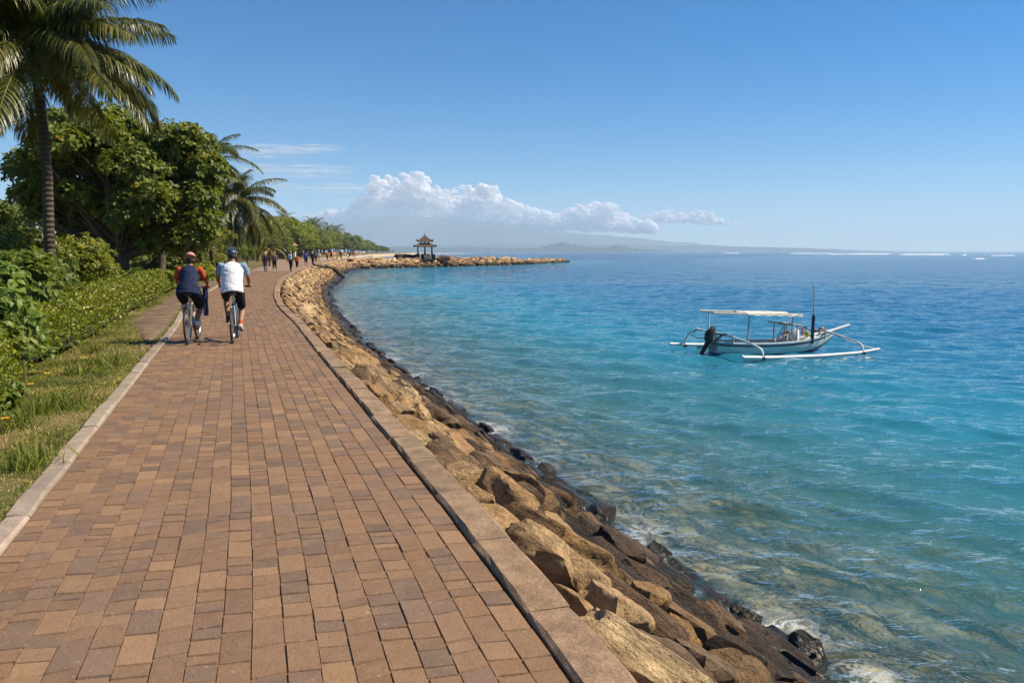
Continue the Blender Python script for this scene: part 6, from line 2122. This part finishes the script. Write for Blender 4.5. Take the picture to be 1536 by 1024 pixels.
FOAM = pbr('white foam', (.86, .87, .87), .9, .06, .5)
for i, (a, b, py, h, lab) in enumerate([(1180, 1247, 380.3, 1.1, 'thin breaker left of the two longest breakers'), (1240, 1334, 381.2, 1.5, 'long white breaker with a thick left end'), (1341, 1421, 382.0, 1.4, 'long white breaker right of the thick ended one'),
                                        (1084, 1107, 379.8, 1.2, 'short breaker farthest left below the hills'), (1478, 1522, 383.2, .6, 'faint breaker near the right edge of the view'), (1455, 1473, 388.2, .5, 'short low breaker nearest to the shore'),
                                        (1436, 1446, 382.8, .7, 'tiny breaker between the long breakers and the right edge')]):
    breaker(a, b, py, h, 50 + i, lab)


# ---------------------------------------------------------------- the beach behind the jetty
def beach_z(x, y):
    cx = float(np.interp(y, COAST[:7, 1], COAST[:7, 0])); o_ = cx - x
    return -2.4 + 2.4 * min(1, max(0, o_) / 9.0) - .03


def on_beach(px, y, inland):
    cx = float(np.interp(y, COAST[:7, 1], COAST[:7, 0])); x = cx - inland
    return (x, y, beach_z(x, y))


rb = np.random.default_rng(8)
red = cloth('red orange canvas', (.42, .13, .07)); org = cloth('orange canvas', (.50, .26, .13)); pale = cloth('cream canvas', (.66, .58, .46)); plum = cloth('dark plum canvas', (.10, .06, .09))
for i, (y, inl, m, lab) in enumerate([(235, 5, org, 'orange beach parasol nearest the jetty root'), (262, 6, red, 'red beach parasol second from the jetty'), (290, 5, org, 'orange beach parasol in the middle of the beach'), (335, 9, plum, 'dark plum beach parasol'),
                                      (360, 5, red, 'red parasol beyond the dark plum one'), (410, 6, org, 'small orange parasol far along the beach'), (455, 6, pale, 'cream parasol far along the beach'), (520, 6, red, 'farthest red parasol on the beach')]):
    x, y, z = on_beach(0, y, inl)
    parasol(lab, (x, y, z), 2.4, 1.6, m, name='beach_parasol')
for i, (y, inl, a, b_, lab) in enumerate([(228, 4, cO, cT, 'bather in rust red standing nearest the jetty on the beach'), (244, 3.5, cN, cT, 'bather in navy on the beach beside the orange parasol'), (250, 6, org, org, 'bather in orange on the beach'), (270, 4, cO, cO, 'bather in all red on the beach'),
                                          (282, 5, cW, cT, 'bather in white on the beach'), (300, 4, org, cT, 'bather in orange top and tan shorts on the beach'), (320, 5, cS, cO, 'bather in pale top and red shorts on the beach'), (345, 4, cO, cB, 'bather in red top and black trousers on the beach')]):
    p = on_beach(0, y, inl); walker(lab, 0, 0, 1.68, a, b_, loc=p, rz=rb.uniform(0, 6), stride=rb.uniform(-.8, .8), voxel=.035)
def beached_boat(label, loc, rz, L, mat):
    mb = MB(); S_ = []
    root = empty('beached_boat', loc, rz); tag(root, label, 'boat')
    mb.loft([((-L / 2, 0, .75), (0, .05, 0), (0, 0, .10)), ((-L * .35, 0, .45), (0, .36, 0), (0, 0, .32)), ((0, 0, .40), (0, .48, 0), (0, 0, .36)), ((L * .35, 0, .48), (0, .34, 0), (0, 0, .32)), ((L / 2, 0, .95), (0, .04, 0), (0, 0, .10))], 12)
    mb.build('hull', mat, root, smooth=True)
    mb = MB()
    for sg in (-1, 1): mb.tube([(-L * .4, sg * 1.5, .14), (L * .42, sg * 1.5, .2)], .07, 6)
    for x in (-L * .22, L * .25): mb.tube([(x, -1.5, .2), (x, -.9, .8), (x, 0, .95), (x, .9, .8), (x, 1.5, .2)], .05, 6)
    mb.build('outrigger', WHITE, root, smooth=True)
    mb = MB(); mb.tube([(L * .1, 0, .6), (L * .1, 0, 3.2)], .05, 6); mb.tube([(L * .1, 0, 3.1), (-L * .35, 0, 1.2)], .16, 8); mb.build('mast', mat, root, smooth=True)
for y, inl, L, m, rz, lab in ((256, 2.6, 6, paint('orange hull', (.55, .22, .07)), .4, 'orange outrigger boat drawn up on the beach behind the jetty'), (315, 2.6, 6, paint('red hull', (.45, .09, .05)), -.3, 'red outrigger boat drawn up on the beach'), (385, 3, 7, paint('white hull', (.68, .66, .62)), .2, 'white outrigger boat far along the beach'), (440, 3, 7, paint('ochre hull', (.52, .34, .12)), .1, 'ochre outrigger boat far along the beach')):
    beached_boat(lab, on_beach(0, y, inl), rz, L, m)
# a sand bar off the beach
